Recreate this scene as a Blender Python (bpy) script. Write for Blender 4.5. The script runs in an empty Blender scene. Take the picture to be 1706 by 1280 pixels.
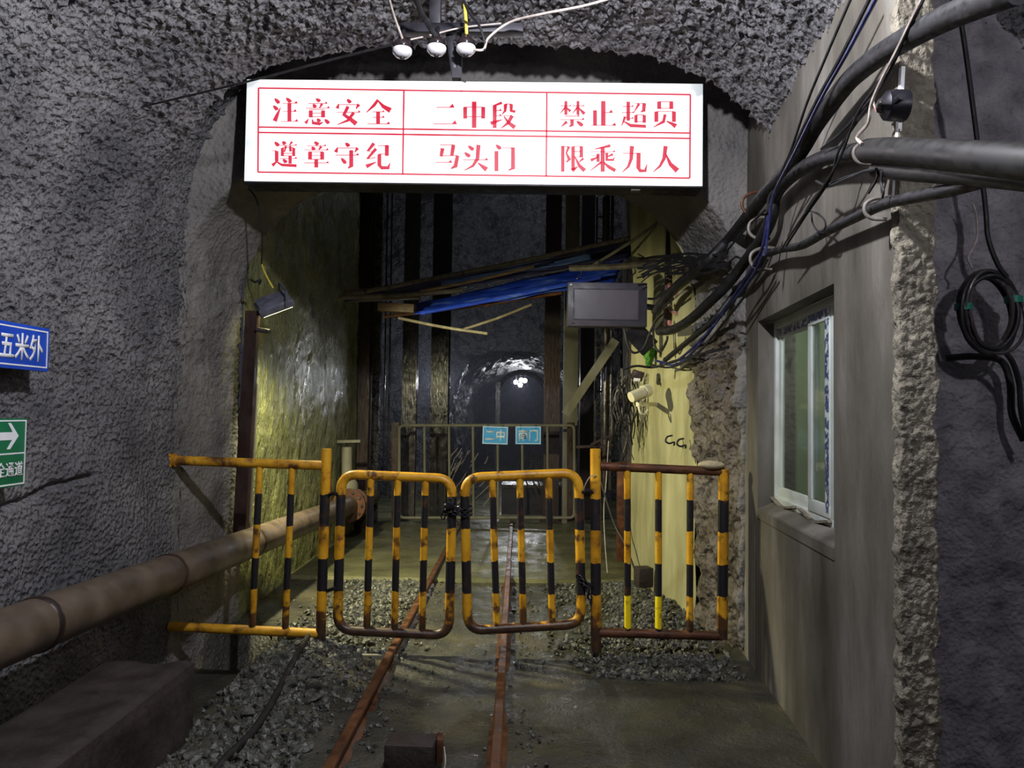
import bpy, bmesh, math, random
import numpy as np
from mathutils import Vector, Matrix, noise

random.seed(7)
S = bpy.context.scene
C = S.collection

# ------------------------------------------------------------------ camera
F = 1290.0                                   # focal length in pixels of the 1706 x 1280 frame
EYE = Vector((0, 0, 1.5))
ROT = (Matrix.Rotation(math.radians(0.53), 3, 'Z') @ Matrix.Rotation(math.radians(92.22), 3, 'X')
       @ Matrix.Rotation(math.radians(0.8), 3, 'Z'))
cd = bpy.data.cameras.new('camera')
cd.sensor_fit = 'HORIZONTAL'; cd.sensor_width = 36; cd.lens = F / 1706 * 36
cd.clip_start = 0.05; cd.clip_end = 100
cam = bpy.data.objects.new('camera', cd); C.objects.link(cam)
cam.matrix_world = Matrix.Translation(EYE) @ ROT.to_4x4()
S.camera = cam

# ------------------------------------------------------------------ world, exposure, lamps
w = bpy.data.worlds.new('mine_dark'); S.world = w; w.use_nodes = True
w.node_tree.nodes['Background'].inputs[0].default_value = (0.55, 0.6, 1, 1)
w.node_tree.nodes['Background'].inputs[1].default_value = 0.012
# fine bluish mist hanging in the shaft and the far tunnel (beyond 9.9 m)
wt = w.node_tree; vo = wt.nodes.new('ShaderNodeVolumePrincipled'); vo.inputs['Color'].default_value = (0.75, 0.78, 1, 1); vo.inputs['Anisotropy'].default_value = 0.2
ge = wt.nodes.new('ShaderNodeNewGeometry'); sy = wt.nodes.new('ShaderNodeSeparateXYZ'); mr = wt.nodes.new('ShaderNodeMapRange')
wt.links.new(ge.outputs['Position'], sy.inputs[0]); wt.links.new(sy.outputs[1], mr.inputs[0])
for i_, v_ in ((1, 9.8), (2, 10.4), (3, 0.0), (4, 0.018)): mr.inputs[i_].default_value = v_
wt.links.new(mr.outputs[0], vo.inputs['Density']); wt.links.new(vo.outputs[0], wt.nodes['World Output'].inputs['Volume'])
S.cycles.volume_step_rate = 1; S.cycles.volume_max_steps = 32
S.view_settings.view_transform = 'Standard'; S.view_settings.look = 'None'
S.view_settings.gamma = 1; S.view_settings.use_curve_mapping = False
S.view_settings.exposure = 0.5
S.cycles.use_denoising = True
S.cycles.max_bounces = 5; S.cycles.diffuse_bounces = 3; S.cycles.glossy_bounces = 2
S.cycles.sample_clamp_indirect = 4; S.cycles.adaptive_threshold = 0.02


def lamp(name, kind, loc, power, col, size=0.1, aim=None, spot=None, blend=0.5):
    l = bpy.data.lights.new(name, kind); l.energy = power; l.color = col
    if kind == 'AREA': l.shape = 'DISK'; l.size = size
    else: l.shadow_soft_size = size
    if spot: l.spot_size = math.radians(spot); l.spot_blend = blend
    o = bpy.data.objects.new(name, l); C.objects.link(o); o.location = loc
    if aim is not None:
        o.rotation_euler = (Vector(aim) - Vector(loc)).to_track_quat('-Z', 'Y').to_euler()
    return o


lamp('work_lamp', 'POINT', (0.1, 2.25, 3.34), 185, (0.93, 0.94, 1.0), 0.05)
lamp('alcove_lamp', 'POINT', (1.75, 0.8, 2.7), 26, (0.93, 0.92, 1.0), 0.05)
lamp('shaft_lamp', 'POINT', (0.45, 11.8, 5.9), 24, (0.9, 0.94, 1.0), 0.12)


# ------------------------------------------------------------------ helpers: pixels to points
def ray(px, py):
    return ROT @ Vector(((px - 853) / F, -(py - 640) / F, -1))


def P(px, py, Y):                            # the point seen at a pixel, Y metres down the tunnel
    d = ray(px, py); return EYE + d * (Y / d.y)


def PZ(px, py, z):
    d = ray(px, py); return EYE + d * ((z - EYE.z) / d.z)


BD = Vector((0.07, 1, 0)).normalized(); BN = Vector((-1, 0.07, 0)).normalized(); B0 = Vector((1.275, 2.59, 0))


def BL(u, z, off=0.0):                       # booth wall: u along it, off out of it into the tunnel
    return B0 + BD * u + BN * off + Vector((0, 0, z))


def BW(px, py, off=0.0):
    d = ray(px, py); t = (B0 + BN * off - EYE).dot(BN) / d.dot(BN); return EYE + d * t


def PX(px, py, X):
    d = ray(px, py); return EYE + d * (X / d.x)


# ------------------------------------------------------------------ helpers: objects
LOC = {}


def tag(o, label=None, cat=None, group=None, kind=None):
    if label: o['label'] = label
    if cat: o['category'] = cat
    if group: o['group'] = group
    if kind: o['kind'] = kind
    return o


def thing(name, label, cat, loc, group=None, kind=None):
    o = bpy.data.objects.new(name, None); C.objects.link(o); o.empty_display_size = 0.1
    o.location = loc; LOC[o.name] = Vector(loc)
    return tag(o, label, cat, group, kind)


def link(name, me, m, parent=None, base=False):
    n = len(me.vertices); co = np.empty(n * 3, 'f'); me.vertices.foreach_get('co', co); co = co.reshape(-1, 3)
    lo, hi = co.min(0), co.max(0); c = (lo + hi) / 2
    if parent is None: c[2] = lo[2]
    co = co - c; me.vertices.foreach_set('co', co.astype('f').ravel()); me.update()
    if m is not None:
        for k in (m if isinstance(m, (list, tuple)) else [m]): me.materials.append(k)
    o = bpy.data.objects.new(name, me); C.objects.link(o)
    wl = Vector(c.tolist())
    o.location = wl - (LOC[parent.name] if parent else Vector())
    LOC[o.name] = wl
    if parent: o.parent = parent
    return o


class MB:
    def __init__(s): s.bm = bmesh.new()

    def box(s, c, size, rot=None, bev=0.0):
        M = Matrix.Translation(Vector(c)) @ (rot.to_4x4() if rot else Matrix.Identity(4)) @ Matrix.Diagonal((size[0], size[1], size[2], 1))
        t = bmesh.new(); bmesh.ops.create_cube(t, size=1, matrix=M)
        if bev: bmesh.ops.bevel(t, geom=t.edges[:], offset=bev, segments=2, affect='EDGES', profile=0.6)
        s.add(t); return s

    def add(s, t):
        me = bpy.data.meshes.new('tmp'); t.to_mesh(me); t.free(); s.bm.from_mesh(me); bpy.data.meshes.remove(me)

    def tube(s, pts, r, seg=10, cap=True, closed=False):
        pts = [Vector(p) for p in pts]; n = len(pts)
        rr = r if isinstance(r, (list, tuple)) else [r] * n
        tan = []
        for i in range(n):
            a = pts[i - 1] if (i > 0 or closed) else pts[i]; b = pts[(i + 1) % n] if (i < n - 1 or closed) else pts[i]
            tan.append((b - a).normalized() if (b - a).length > 1e-9 else Vector((0, 0, 1)))
        up = Vector((0, 0, 1)) if abs(tan[0].z) < 0.9 else Vector((1, 0, 0))
        x = tan[0].cross(up).normalized(); rings = []
        for i in range(n):
            x = (x - tan[i] * x.dot(tan[i])).normalized(); y = tan[i].cross(x)
            rings.append([s.bm.verts.new(pts[i] + (x * math.cos(2 * math.pi * k / seg) + y * math.sin(2 * math.pi * k / seg)) * rr[i]) for k in range(seg)])
        for i in range(n if closed else n - 1):
            A, B = rings[i], rings[(i + 1) % n]
            for k in range(seg):
                s.bm.faces.new((A[k], A[(k + 1) % seg], B[(k + 1) % seg], B[k]))
        if cap and not closed:
            s.bm.faces.new(rings[0][::-1]); s.bm.faces.new(rings[-1])
        return s

    def bar(s, a, b, wx, wy, side=None, bev=0.0):
        a, b = Vector(a), Vector(b); z = (b - a); L = z.length; z.normalize()
        sd = Vector(side) if side is not None else (Vector((0, 1, 0)) if abs(z.y) < 0.9 else Vector((0, 0, 1)))
        x = sd.cross(z).normalized(); y = z.cross(x)
        R = Matrix((x, y, z)).transposed()
        return s.box((a + b) / 2, (wx, wy, L), R, bev)

    def lathe(s, prof, M, seg=20):
        rings = []
        for (r, z) in prof:
            rings.append([s.bm.verts.new(M @ Vector((r * math.cos(2 * math.pi * k / seg), r * math.sin(2 * math.pi * k / seg), z))) for k in range(seg)])
        for A, B in zip(rings, rings[1:]):
            for k in range(seg): s.bm.faces.new((A[k], A[(k + 1) % seg], B[(k + 1) % seg], B[k]))
        s.bm.faces.new(rings[0][::-1]); s.bm.faces.new(rings[-1]); return s

    def ball(s, c, r, sub=2):
        bmesh.ops.create_icosphere(s.bm, subdivisions=sub, radius=r, matrix=Matrix.Translation(Vector(c))); return s

    def prism(s, pts, n, depth):             # a flat outline given depth
        n = Vector(n); a = [s.bm.verts.new(Vector(p)) for p in pts]; b = [s.bm.verts.new(Vector(p) + n * depth) for p in pts]
        s.bm.faces.new(a); s.bm.faces.new(b[::-1])
        for i in range(len(a)):
            j = (i + 1) % len(a); s.bm.faces.new((a[j], a[i], b[i], b[j]))
        return s

    def build(s, name, m, parent=None, smooth=True, sharp=0.7):
        bmesh.ops.recalc_face_normals(s.bm, faces=s.bm.faces[:])
        me = bpy.data.meshes.new(name); s.bm.to_mesh(me); s.bm.free()
        if smooth:
            me.polygons.foreach_set('use_smooth', [True] * len(me.polygons)); me.set_sharp_from_angle(angle=sharp)
        return link(name, me, m, parent)


def curve(pts, n=8):                         # Catmull-Rom through the points
    pts = [Vector(p) for p in pts]; out = []
    for i in range(len(pts) - 1):
        a, b, c, d = pts[max(i - 1, 0)], pts[i], pts[i + 1], pts[min(i + 2, len(pts) - 1)]
        for k in range(n):
            t = k / n
            out.append(0.5 * (2 * b + (c - a) * t + (2 * a - 5 * b + 4 * c - d) * t * t + (3 * b - a - 3 * c + d) * t ** 3))
    out.append(pts[-1]); return out


def grid(name, V, m, parent=None, flip=False, keep=None):   # V: rows x cols x 3
    R, K = V.shape[:2]
    idx = np.arange(R * K).reshape(R, K)
    f = np.stack([idx[:-1, :-1], idx[1:, :-1], idx[1:, 1:], idx[:-1, 1:]], -1).reshape(-1, 4)
    if keep is not None: f = f[keep.reshape(-1)]
    if flip: f = f[:, ::-1]
    me = bpy.data.meshes.new(name); me.from_pydata(V.reshape(-1, 3).tolist(), [], f.tolist())
    me.polygons.foreach_set('use_smooth', [True] * len(me.polygons))
    if keep is not None:
        bm = bmesh.new(); bm.from_mesh(me); bmesh.ops.delete(bm, geom=[v for v in bm.verts if not v.link_faces], context='VERTS'); bm.to_mesh(me); bm.free()
    return link(name, me, m, parent)


def normals(V):
    du = np.gradient(V, axis=0); dv = np.gradient(V, axis=1)
    n = np.cross(du, dv); return n / (np.linalg.norm(n, axis=-1, keepdims=True) + 1e-12)


def fbm(V, sc, octv=3, H=1.0):
    out = np.empty(V.shape[0] * V.shape[1]); sx, sy, sz = (sc, sc, sc) if not isinstance(sc, tuple) else sc
    for i, p in enumerate(V.reshape(-1, 3).tolist()):
        out[i] = noise.fractal(Vector((p[0] * sx, p[1] * sy, p[2] * sz)), H, 2.1, octv)
    return out.reshape(V.shape[:2])


# ------------------------------------------------------------------ helpers: materials
def lin(c):
    return tuple((v / 255 / 12.92 if v / 255 <= 0.04045 else ((v / 255 + 0.055) / 1.055) ** 2.4) for v in c) + (1,)


class NT:
    def __init__(s, name):
        s.m = bpy.data.materials.new(name); s.m.use_nodes = True; s.t = s.m.node_tree; s.n = s.t.nodes
        s.b = s.n['Principled BSDF']; s.pos = s.n.new('ShaderNodeNewGeometry').outputs['Position']

    def node(s, typ, **kw):
        o = s.n.new(typ)
        for k, v in kw.items(): setattr(o, k, v)
        return o

    def l(s, a, b): s.t.links.new(a, b)

    def vec(s, st):
        if st == (1, 1, 1): return s.pos
        v = s.node('ShaderNodeVectorMath', operation='MULTIPLY'); s.l(s.pos, v.inputs[0]); v.inputs[1].default_value = st; return v.outputs[0]

    def noise(s, sc, det=5, st=(1, 1, 1), rough=0.55):
        o = s.node('ShaderNodeTexNoise'); s.l(s.vec(st), o.inputs['Vector']); o.inputs['Scale'].default_value = sc
        o.inputs['Detail'].default_value = det; o.inputs['Roughness'].default_value = rough; return o.outputs['Fac']

    def voro(s, sc, st=(1, 1, 1)):
        o = s.node('ShaderNodeTexVoronoi', feature='SMOOTH_F1'); s.l(s.vec(st), o.inputs['Vector']); o.inputs['Scale'].default_value = sc
        return o.outputs['Distance']

    def ramp(s, fac, stops):
        r = s.node('ShaderNodeValToRGB'); s.l(fac, r.inputs[0]); e = r.color_ramp.elements
        while len(e) < len(stops): e.new(0.5)
        for q, (p, c) in zip(e, stops): q.position = p; q.color = c if len(c) == 4 else lin(c)
        return r.outputs[0]

    def math(s, op, a, b=None, clamp=False):
        o = s.node('ShaderNodeMath', operation=op, use_clamp=clamp)
        for i, v in enumerate((a, b)):
            if v is None: continue
            if isinstance(v, (int, float)): o.inputs[i].default_value = v
            else: s.l(v, o.inputs[i])
        return o.outputs[0]

    def mix(s, fac, a, b):
        o = s.node('ShaderNodeMix', data_type='RGBA')
        if isinstance(fac, (int, float)): o.inputs[0].default_value = fac
        else: s.l(fac, o.inputs[0])
        for i, v in ((6, a), (7, b)):
            if isinstance(v, tuple): o.inputs[i].default_value = v if len(v) == 4 else lin(v)
            else: s.l(v, o.inputs[i])
        return o.outputs[2]

    def bump(s, h, strength, dist, prev=None):
        o = s.node('ShaderNodeBump'); o.inputs['Strength'].default_value = strength; o.inputs['Distance'].default_value = dist
        s.l(h, o.inputs['Height'])
        if prev is not None: s.l(prev, o.inputs['Normal'])
        return o.outputs[0]


def mat(name, stops, scale=4, st=(1, 1, 1), det=6, rough=(0.6, 0.9), rs=None, bumps=(), metal=0.0, spec=0.5):
    q = NT(name); g = [g0 for g0 in stops]
    c = q.ramp(q.noise(scale, det, st), g); q.l(c, q.b.inputs['Base Color'])
    lo, hi = rough
    if hi - lo > 0.02:
        r = q.ramp(q.noise(rs or scale * 2, 4), [(0.35, (lo, lo, lo, 1)), (0.65, (hi, hi, hi, 1))]); q.l(r, q.b.inputs['Roughness'])
    else: q.b.inputs['Roughness'].default_value = lo
    q.b.inputs['Metallic'].default_value = metal; q.b.inputs['Specular IOR Level'].default_value = spec
    nrm = None
    for (k, sc, sst, strength, dist) in bumps:
        h = q.noise(sc, 4, sst) if k == 'n' else q.voro(sc, sst)
        nrm = q.bump(h, strength, dist, nrm)
    if nrm is not None: q.l(nrm, q.b.inputs['Normal'])
    return q.m


def emit(name, col, strength):
    q = NT(name); q.b.inputs['Base Color'].default_value = (0.02, 0.02, 0.02, 1)
    q.b.inputs['Emission Color'].default_value = col; q.b.inputs['Emission Strength'].default_value = strength; return q.m


I1 = (1, 1, 1)
M = {}
M['shotcrete'] = mat('rough_shotcrete', [(0.3, (78, 77, 81)), (0.5, (106, 104, 107)), (0.7, (130, 128, 129))], 2.2, rough=(0.55, 0.85), rs=3,
                     bumps=(('v', 44, I1, 1.0, 0.035), ('n', 80, I1, 0.8, 0.016)))
M['portal'] = mat('portal_shotcrete', [(0.3, (80, 78, 77)), (0.5, (108, 105, 103)), (0.7, (128, 124, 120))], 3, rough=(0.6, 0.9),
                  bumps=(('v', 42, I1, 0.7, 0.016), ('n', 90, I1, 0.5, 0.008)))
M['wet_wall'] = mat('wet_mossy_wall', [(0.25, (74, 75, 50)), (0.5, (114, 116, 72)), (0.75, (148, 149, 92))], 2.4, rough=(0.18, 0.42), rs=4,
                    bumps=(('n', 36, (1, 1, 0.45), 1.0, 0.04), ('n', 75, (1, 1, 0.4), 0.9, 0.02)), spec=0.6)
M['lining'] = mat('smooth_concrete_lining', [(0.3, (126, 122, 92)), (0.5, (156, 152, 116)), (0.72, (178, 174, 138))], 1.6, (3, 3, 0.5), rough=(0.4, 0.75),
                  bumps=(('n', 8, (2, 2, 0.3), 0.4, 0.02), ('n', 60, (1, 1, 0.3), 0.3, 0.005)))
M['rock'] = mat('rough_rock', [(0.3, (52, 46, 46)), (0.55, (92, 84, 80)), (0.8, (124, 116, 108))], 7, rough=(0.35, 0.8),
                bumps=(('v', 28, I1, 0.9, 0.03), ('n', 70, I1, 0.7, 0.012)))
M['shaft_rock'] = mat('wet_shaft_rock', [(0.3, (26, 26, 30)), (0.7, (66, 66, 68))], 4, rough=(0.12, 0.5), bumps=(('v', 7, I1, 1, 0.12), ('n', 22, I1, 0.9, 0.06)), spec=0.8)
M['booth'] = mat('booth_render', [(0.3, (68, 64, 57)), (0.5, (100, 95, 87)), (0.68, (132, 128, 122))], 1.3, (2, 2, 0.7), rough=(0.6, 0.85),
                 bumps=(('n', 5, (2, 2, 0.5), 0.45, 0.03), ('n', 60, I1, 0.25, 0.006)))
M['broken'] = mat('broken_concrete', [(0.3, (92, 86, 76)), (0.6, (140, 133, 118)), (0.8, (168, 160, 146))], 9, rough=(0.7, 0.95),
                  bumps=(('v', 30, I1, 0.8, 0.02), ('n', 80, I1, 0.8, 0.012)))
M['floor'] = mat('wet_muddy_floor', [(0.3, (40, 39, 35)), (0.5, (63, 62, 54)), (0.68, (84, 78, 58)), (0.78, (112, 98, 62))], 1.8, rough=(0.16, 0.62), rs=5,
                 bumps=(('n', 12, I1, 0.55, 0.04), ('n', 55, I1, 0.65, 0.018)), spec=0.5)
M['slab'] = mat('wet_concrete_slab', [(0.3, (72, 72, 54)), (0.7, (108, 106, 76))], 2.5, rough=(0.2, 0.6), rs=3,
                bumps=(('n', 9, I1, 0.35, 0.03), ('n', 50, I1, 0.45, 0.01)))
M['gravel'] = mat('wet_gravel_stone', [(0.3, (46, 46, 44)), (0.6, (84, 84, 78)), (0.8, (118, 118, 108))], 26, rough=(0.15, 0.5), bumps=(('n', 90, I1, 0.5, 0.01),))
M['rust'] = mat('rusty_steel', [(0.3, (58, 36, 26)), (0.55, (96, 58, 36)), (0.75, (128, 84, 50))], 10, rough=(0.4, 0.75), bumps=(('n', 60, I1, 0.4, 0.006),), metal=0.3)
M['rail'] = mat('rusty_rail', [(0.3, (66, 42, 30)), (0.55, (104, 66, 42)), (0.75, (122, 84, 56))], 9, rough=(0.35, 0.6), bumps=(('n', 50, I1, 0.3, 0.006),), metal=0.4)
M['dark_steel'] = mat('dark_brown_steel', [(0.3, (38, 28, 27)), (0.7, (70, 52, 46))], 5, (1, 1, 0.4), rough=(0.3, 0.6), bumps=(('n', 30, (1, 1, 0.3), 0.4, 0.01),), metal=0.3)
M['black_steel'] = mat('black_steel', [(0.3, (22, 21, 28)), (0.7, (44, 42, 50))], 6, rough=(0.35, 0.6), metal=0.4)
M['wet_steel'] = mat('wet_guide_steel', [(0.3, (48, 44, 46)), (0.7, (84, 78, 76))], 6, (1, 1, 0.3), rough=(0.1, 0.35), bumps=(('n', 40, (1, 1, 0.15), 0.6, 0.015),), metal=0.2, spec=0.8)
M['grey_post'] = mat('greyish_concrete_post', [(0.3, (98, 96, 84)), (0.7, (130, 127, 110))], 5, (1, 1, 0.4), rough=(0.5, 0.8), bumps=(('n', 40, I1, 0.3, 0.006),))
M['pipe'] = mat('dirty_painted_pipe', [(0.3, (60, 50, 42)), (0.55, (88, 75, 63)), (0.78, (104, 92, 79))], 5, rough=(0.35, 0.6), bumps=(('n', 30, I1, 0.2, 0.006),))
M['cable'] = mat('black_rubber_cable', [(0.4, (20, 20, 23)), (0.6, (32, 31, 35)), (0.8, (84, 80, 76))], 14, rough=(0.4, 0.7), bumps=(('n', 40, I1, 0.3, 0.004),))
M['wire'] = mat('black_wire', [(0.4, (20, 20, 23)), (0.7, (40, 39, 43))], 20, rough=(0.45, 0.6))
M['bluewire'] = mat('dark_blue_wire', [(0.4, (26, 30, 74)), (0.7, (60, 66, 120))], 20, rough=(0.35, 0.5))
M['palewire'] = mat('pale_wire', [(0.4, (150, 138, 132)), (0.7, (186, 176, 168))], 30, rough=(0.4, 0.5))
M['yellowwire'] = mat('yellow_wire', [(0.4, (196, 178, 60)), (0.7, (220, 204, 90))], 30, rough=(0.4, 0.5))
M['hook'] = mat('grey_plastic_hook', [(0.4, (96, 90, 84)), (0.7, (128, 122, 116))], 20, rough=(0.4, 0.6))
M['redhook'] = mat('pale_hook_with_red_edge', [(0.45, (176, 168, 152)), (0.56, (178, 60, 60)), (0.7, (170, 160, 150))], 30, rough=(0.4, 0.6))
M['porcelain'] = mat('glazed_porcelain', [(0.3, (188, 186, 192)), (0.7, (226, 224, 228))], 12, rough=(0.12, 0.2), spec=0.7)
M['tarp_top'] = mat('pale_blue_sheet', [(0.3, (60, 90, 170)), (0.7, (120, 150, 214))], 4, (1, 5, 5), rough=(0.4, 0.6))
M['pole_grey'] = mat('weathered_grey_pole', [(0.3, (70, 64, 60)), (0.7, (118, 110, 102))], 16, rough=(0.5, 0.8))
M['wet_black'] = mat('wet_black_steel', [(0.3, (22, 20, 24)), (0.7, (44, 40, 42))], 5, (1, 1, 0.3), rough=(0.1, 0.3), bumps=(('n', 40, (1, 1, 0.12), 0.6, 0.015),), metal=0.2, spec=0.8)
M['alcove'] = mat('grey_sprayed_rock', [(0.3, (104, 100, 106)), (0.5, (134, 130, 136)), (0.7, (160, 156, 160))], 9, rough=(0.5, 0.8), bumps=(('v', 60, I1, 0.6, 0.014), ('n', 110, I1, 0.6, 0.008)))
M['sleeve'] = mat('dark_rubber_sleeve', [(0.3, (18, 17, 19)), (0.7, (34, 33, 32))], 8, rough=(0.4, 0.6))
M['glaze'] = mat('dark_brown_glaze', [(0.3, (26, 20, 22)), (0.7, (44, 36, 38))], 12, rough=(0.08, 0.14), spec=0.7)
M['bezel'] = mat('dark_display_case', [(0.3, (46, 44, 56)), (0.7, (62, 58, 70))], 6, rough=(0.35, 0.5))
M['pvc'] = mat('white_window_profile', [(0.3, (186, 194, 188)), (0.7, (214, 220, 216))], 6, rough=(0.3, 0.45))
M['film'] = mat('blue_protective_film', [(0.44, (206, 212, 216)), (0.5, (54, 64, 112)), (0.62, (60, 70, 120)), (0.68, (206, 212, 216))], 26, rough=(0.3, 0.4))
M['screen'] = mat('dark_display_panel', [(0.3, (54, 50, 64)), (0.7, (74, 64, 75))], 3, rough=(0.3, 0.45))
M['plate_grey'] = mat('lamp_housing_grey', [(0.3, (78, 80, 92)), (0.7, (112, 114, 128))], 14, rough=(0.35, 0.55), metal=0.3)
M['tarp_blue'] = mat('wet_blue_sheet', [(0.3, (24, 44, 150)), (0.55, (38, 76, 214)), (0.75, (120, 150, 220))], 3, (1, 4, 4), rough=(0.25, 0.5), bumps=(('n', 30, I1, 0.2, 0.01),))
M['tarp_dark'] = mat('dirty_navy_sheet', [(0.3, (40, 42, 96)), (0.5, (70, 72, 124)), (0.66, (130, 122, 116))], 3, (1, 5, 5), rough=(0.4, 0.7), bumps=(('n', 30, I1, 0.3, 0.01),))
M['wood'] = mat('wet_timber', [(0.3, (74, 58, 44)), (0.6, (120, 98, 74)), (0.8, (146, 124, 96))], 6, (0.5, 6, 6), rough=(0.4, 0.7), bumps=(('n', 40, (0.3, 3, 3), 0.4, 0.006),))
M['stick'] = mat('muddy_stick', [(0.3, (96, 88, 68)), (0.7, (140, 130, 104))], 20, rough=(0.5, 0.8))
M['sign_blue'] = mat('blue_enamel', [(0.3, (26, 66, 178)), (0.7, (36, 82, 198))], 5, rough=(0.25, 0.4))
M['sign_sky'] = mat('sky_blue_plate', [(0.3, (30, 156, 236)), (0.7, (56, 176, 246))], 6, rough=(0.3, 0.5))
M['sign_green'] = mat('green_enamel', [(0.3, (16, 96, 62)), (0.7, (24, 116, 76))], 5, rough=(0.25, 0.4))
M['white'] = mat('white_paint', [(0.3, (222, 224, 228)), (0.7, (240, 240, 242))], 6, rough=(0.3, 0.45))
M['cream'] = mat('cream_plastic', [(0.3, (196, 190, 160)), (0.7, (222, 216, 186))], 10, rough=(0.35, 0.5))
M['stone'] = mat('pale_stone', [(0.3, (150, 138, 108)), (0.7, (196, 184, 150))], 14, rough=(0.6, 0.85), bumps=(('n', 50, I1, 0.5, 0.008),))
M['kerb'] = mat('reddish_muddy_concrete', [(0.3, (30, 24, 23)), (0.7, (52, 42, 39))], 4, rough=(0.5, 0.8), bumps=(('n', 26, I1, 0.5, 0.015),))
M['room'] = mat('pale_green_plaster', [(0.3, (164, 174, 156)), (0.7, (182, 190, 172))], 1.2, rough=(0.7, 0.8))
M['teal'] = mat('teal_tape', [(0.3, (16, 110, 92)), (0.7, (30, 140, 116))], 10, rough=(0.3, 0.5))
M['moss'] = mat('bright_green_moss', [(0.3, (40, 96, 30)), (0.7, (90, 150, 54))], 40, rough=(0.7, 0.9), bumps=(('v', 120, I1, 1, 0.01),))
M['red'] = emit('lit_red_film', (0.80, 0.028, 0.075, 1), 0.66)
M['bulb'] = emit('lit_bulb', (0.93, 0.96, 1, 1), 30)


def panel_mat():                             # backlit sheet: light fall-off toward both ends is painted into its emission
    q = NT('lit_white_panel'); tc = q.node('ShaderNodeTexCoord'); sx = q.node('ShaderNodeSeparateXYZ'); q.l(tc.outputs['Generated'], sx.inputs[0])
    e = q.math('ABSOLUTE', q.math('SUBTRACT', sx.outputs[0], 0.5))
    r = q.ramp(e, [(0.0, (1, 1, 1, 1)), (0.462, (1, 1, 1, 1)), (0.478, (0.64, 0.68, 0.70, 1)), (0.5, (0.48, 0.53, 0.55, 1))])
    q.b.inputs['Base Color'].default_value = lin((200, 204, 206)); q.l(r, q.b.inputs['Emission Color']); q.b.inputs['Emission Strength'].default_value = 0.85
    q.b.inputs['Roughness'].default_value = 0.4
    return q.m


def stripe_mat(name, bright):
    q = NT(name); sz = q.node('ShaderNodeSeparateXYZ'); q.l(q.pos, sz.inputs[0])
    z = q.math('ADD', sz.outputs[2], q.math('MULTIPLY', q.math('SUBTRACT', q.noise(22, 3), 0.5), 0.035))
    fr = q.math('FRACT', q.math('DIVIDE', q.math('SUBTRACT', z, 0.787 - 0.395 * 4), 0.395))
    blk = q.math('MULTIPLY', q.math('LESS_THAN', fr, 0.495), q.math('LESS_THAN', z, 1.09))
    yel = q.ramp(q.noise(7, 5), [(0.3, (150, 102, 22)), (0.5, (206, 148, 28)), (0.75, (226, 172, 44))])
    if bright: yel = q.mix(q.math('LESS_THAN', z, 0.45), yel, (242, 214, 26))  # clean yellow foot, with the light on it painted into the colour
    rust = q.ramp(q.noise(16, 6), [(0.35, (62, 40, 24)), (0.7, (110, 72, 38))])
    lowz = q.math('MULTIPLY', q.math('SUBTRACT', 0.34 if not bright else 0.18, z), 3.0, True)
    wear = q.math('MULTIPLY', q.math('SUBTRACT', q.math('ADD', q.noise(13, 6), q.math('MULTIPLY', lowz, 0.55)), 0.56), 9, True)
    col = q.mix(blk, yel, (30, 28, 32)); wk = q.math('MULTIPLY', wear, q.math('SUBTRACT', 1, q.math('MULTIPLY', blk, 0.55)))
    q.l(q.mix(wk, col, rust), q.b.inputs['Base Color'])
    q.b.inputs['Roughness'].default_value = 0.42
    q.l(q.bump(q.noise(70, 3), 0.3, 0.004), q.b.inputs['Normal'])
    return q.m


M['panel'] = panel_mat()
M['stripe'] = stripe_mat('yellow_black_banded_paint', False)
M['stripe_lit_foot'] = stripe_mat('lit_foot_yellow_black_banded_paint', True)
M['rail_paint'] = mat('worn_yellow_paint', [(0.34, (86, 54, 26)), (0.46, (186, 132, 28)), (0.62, (214, 158, 36)), (0.74, (120, 78, 34))], 9, rough=(0.4, 0.6), bumps=(('n', 60, I1, 0.3, 0.004),))


def glass_mat():
    q = NT('greenish_window_glass'); q.b.inputs['Base Color'].default_value = (0.90, 0.96, 0.90, 1)
    q.b.inputs['Transmission Weight'].default_value = 1; q.b.inputs['Roughness'].default_value = 0.06; q.b.inputs['IOR'].default_value = 1.2
    return q.m


M['glass'] = glass_mat()

# ================================================================== THE SETTING
# vault sections down the tunnel: Y, left x, right x, spring height, crown height, squareness
def loft(keys, N=150, step=0.035, nmax=60):
    rows = []
    for a, b in zip(keys, keys[1:]):
        big = max(abs(a[i] - b[i]) for i in range(5)); k = max(1, min(nmax, int(big / step)))
        for i in range(k): rows.append([a[j] + (b[j] - a[j]) * i / k for j in range(6)])
    rows.append(list(keys[-1]))
    out = np.empty((len(rows), N, 3))
    for r, (Y, xl, xr, zs, zc, e) in enumerate(rows):
        pts = [(xl, -0.35)]
        for t in range(1, 30): pts.append((xl, -0.35 + (zs + 0.35) * t / 30))
        cx, hw = (xl + xr) / 2, (xr - xl) / 2
        for t in range(121):
            th = math.pi * (1 - t / 120); c, s_ = math.cos(th), math.sin(th)
            pts.append((cx + hw * math.copysign(abs(c) ** (2 / e), c), zs + (zc - zs) * abs(s_) ** (2 / e)))
        for t in range(1, 31): pts.append((xr, zs - (zs + 0.35) * t / 30))
        p = np.array(pts); d = np.r_[0, np.cumsum(np.hypot(*np.diff(p, axis=0).T))]; u = np.linspace(0, d[-1], N)
        out[r, :, 0] = np.interp(u, d, p[:, 0]); out[r, :, 2] = np.interp(u, d, p[:, 1]); out[r, :, 1] = Y
    return out


def struct(o): o['kind'] = 'structure'; return o


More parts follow.
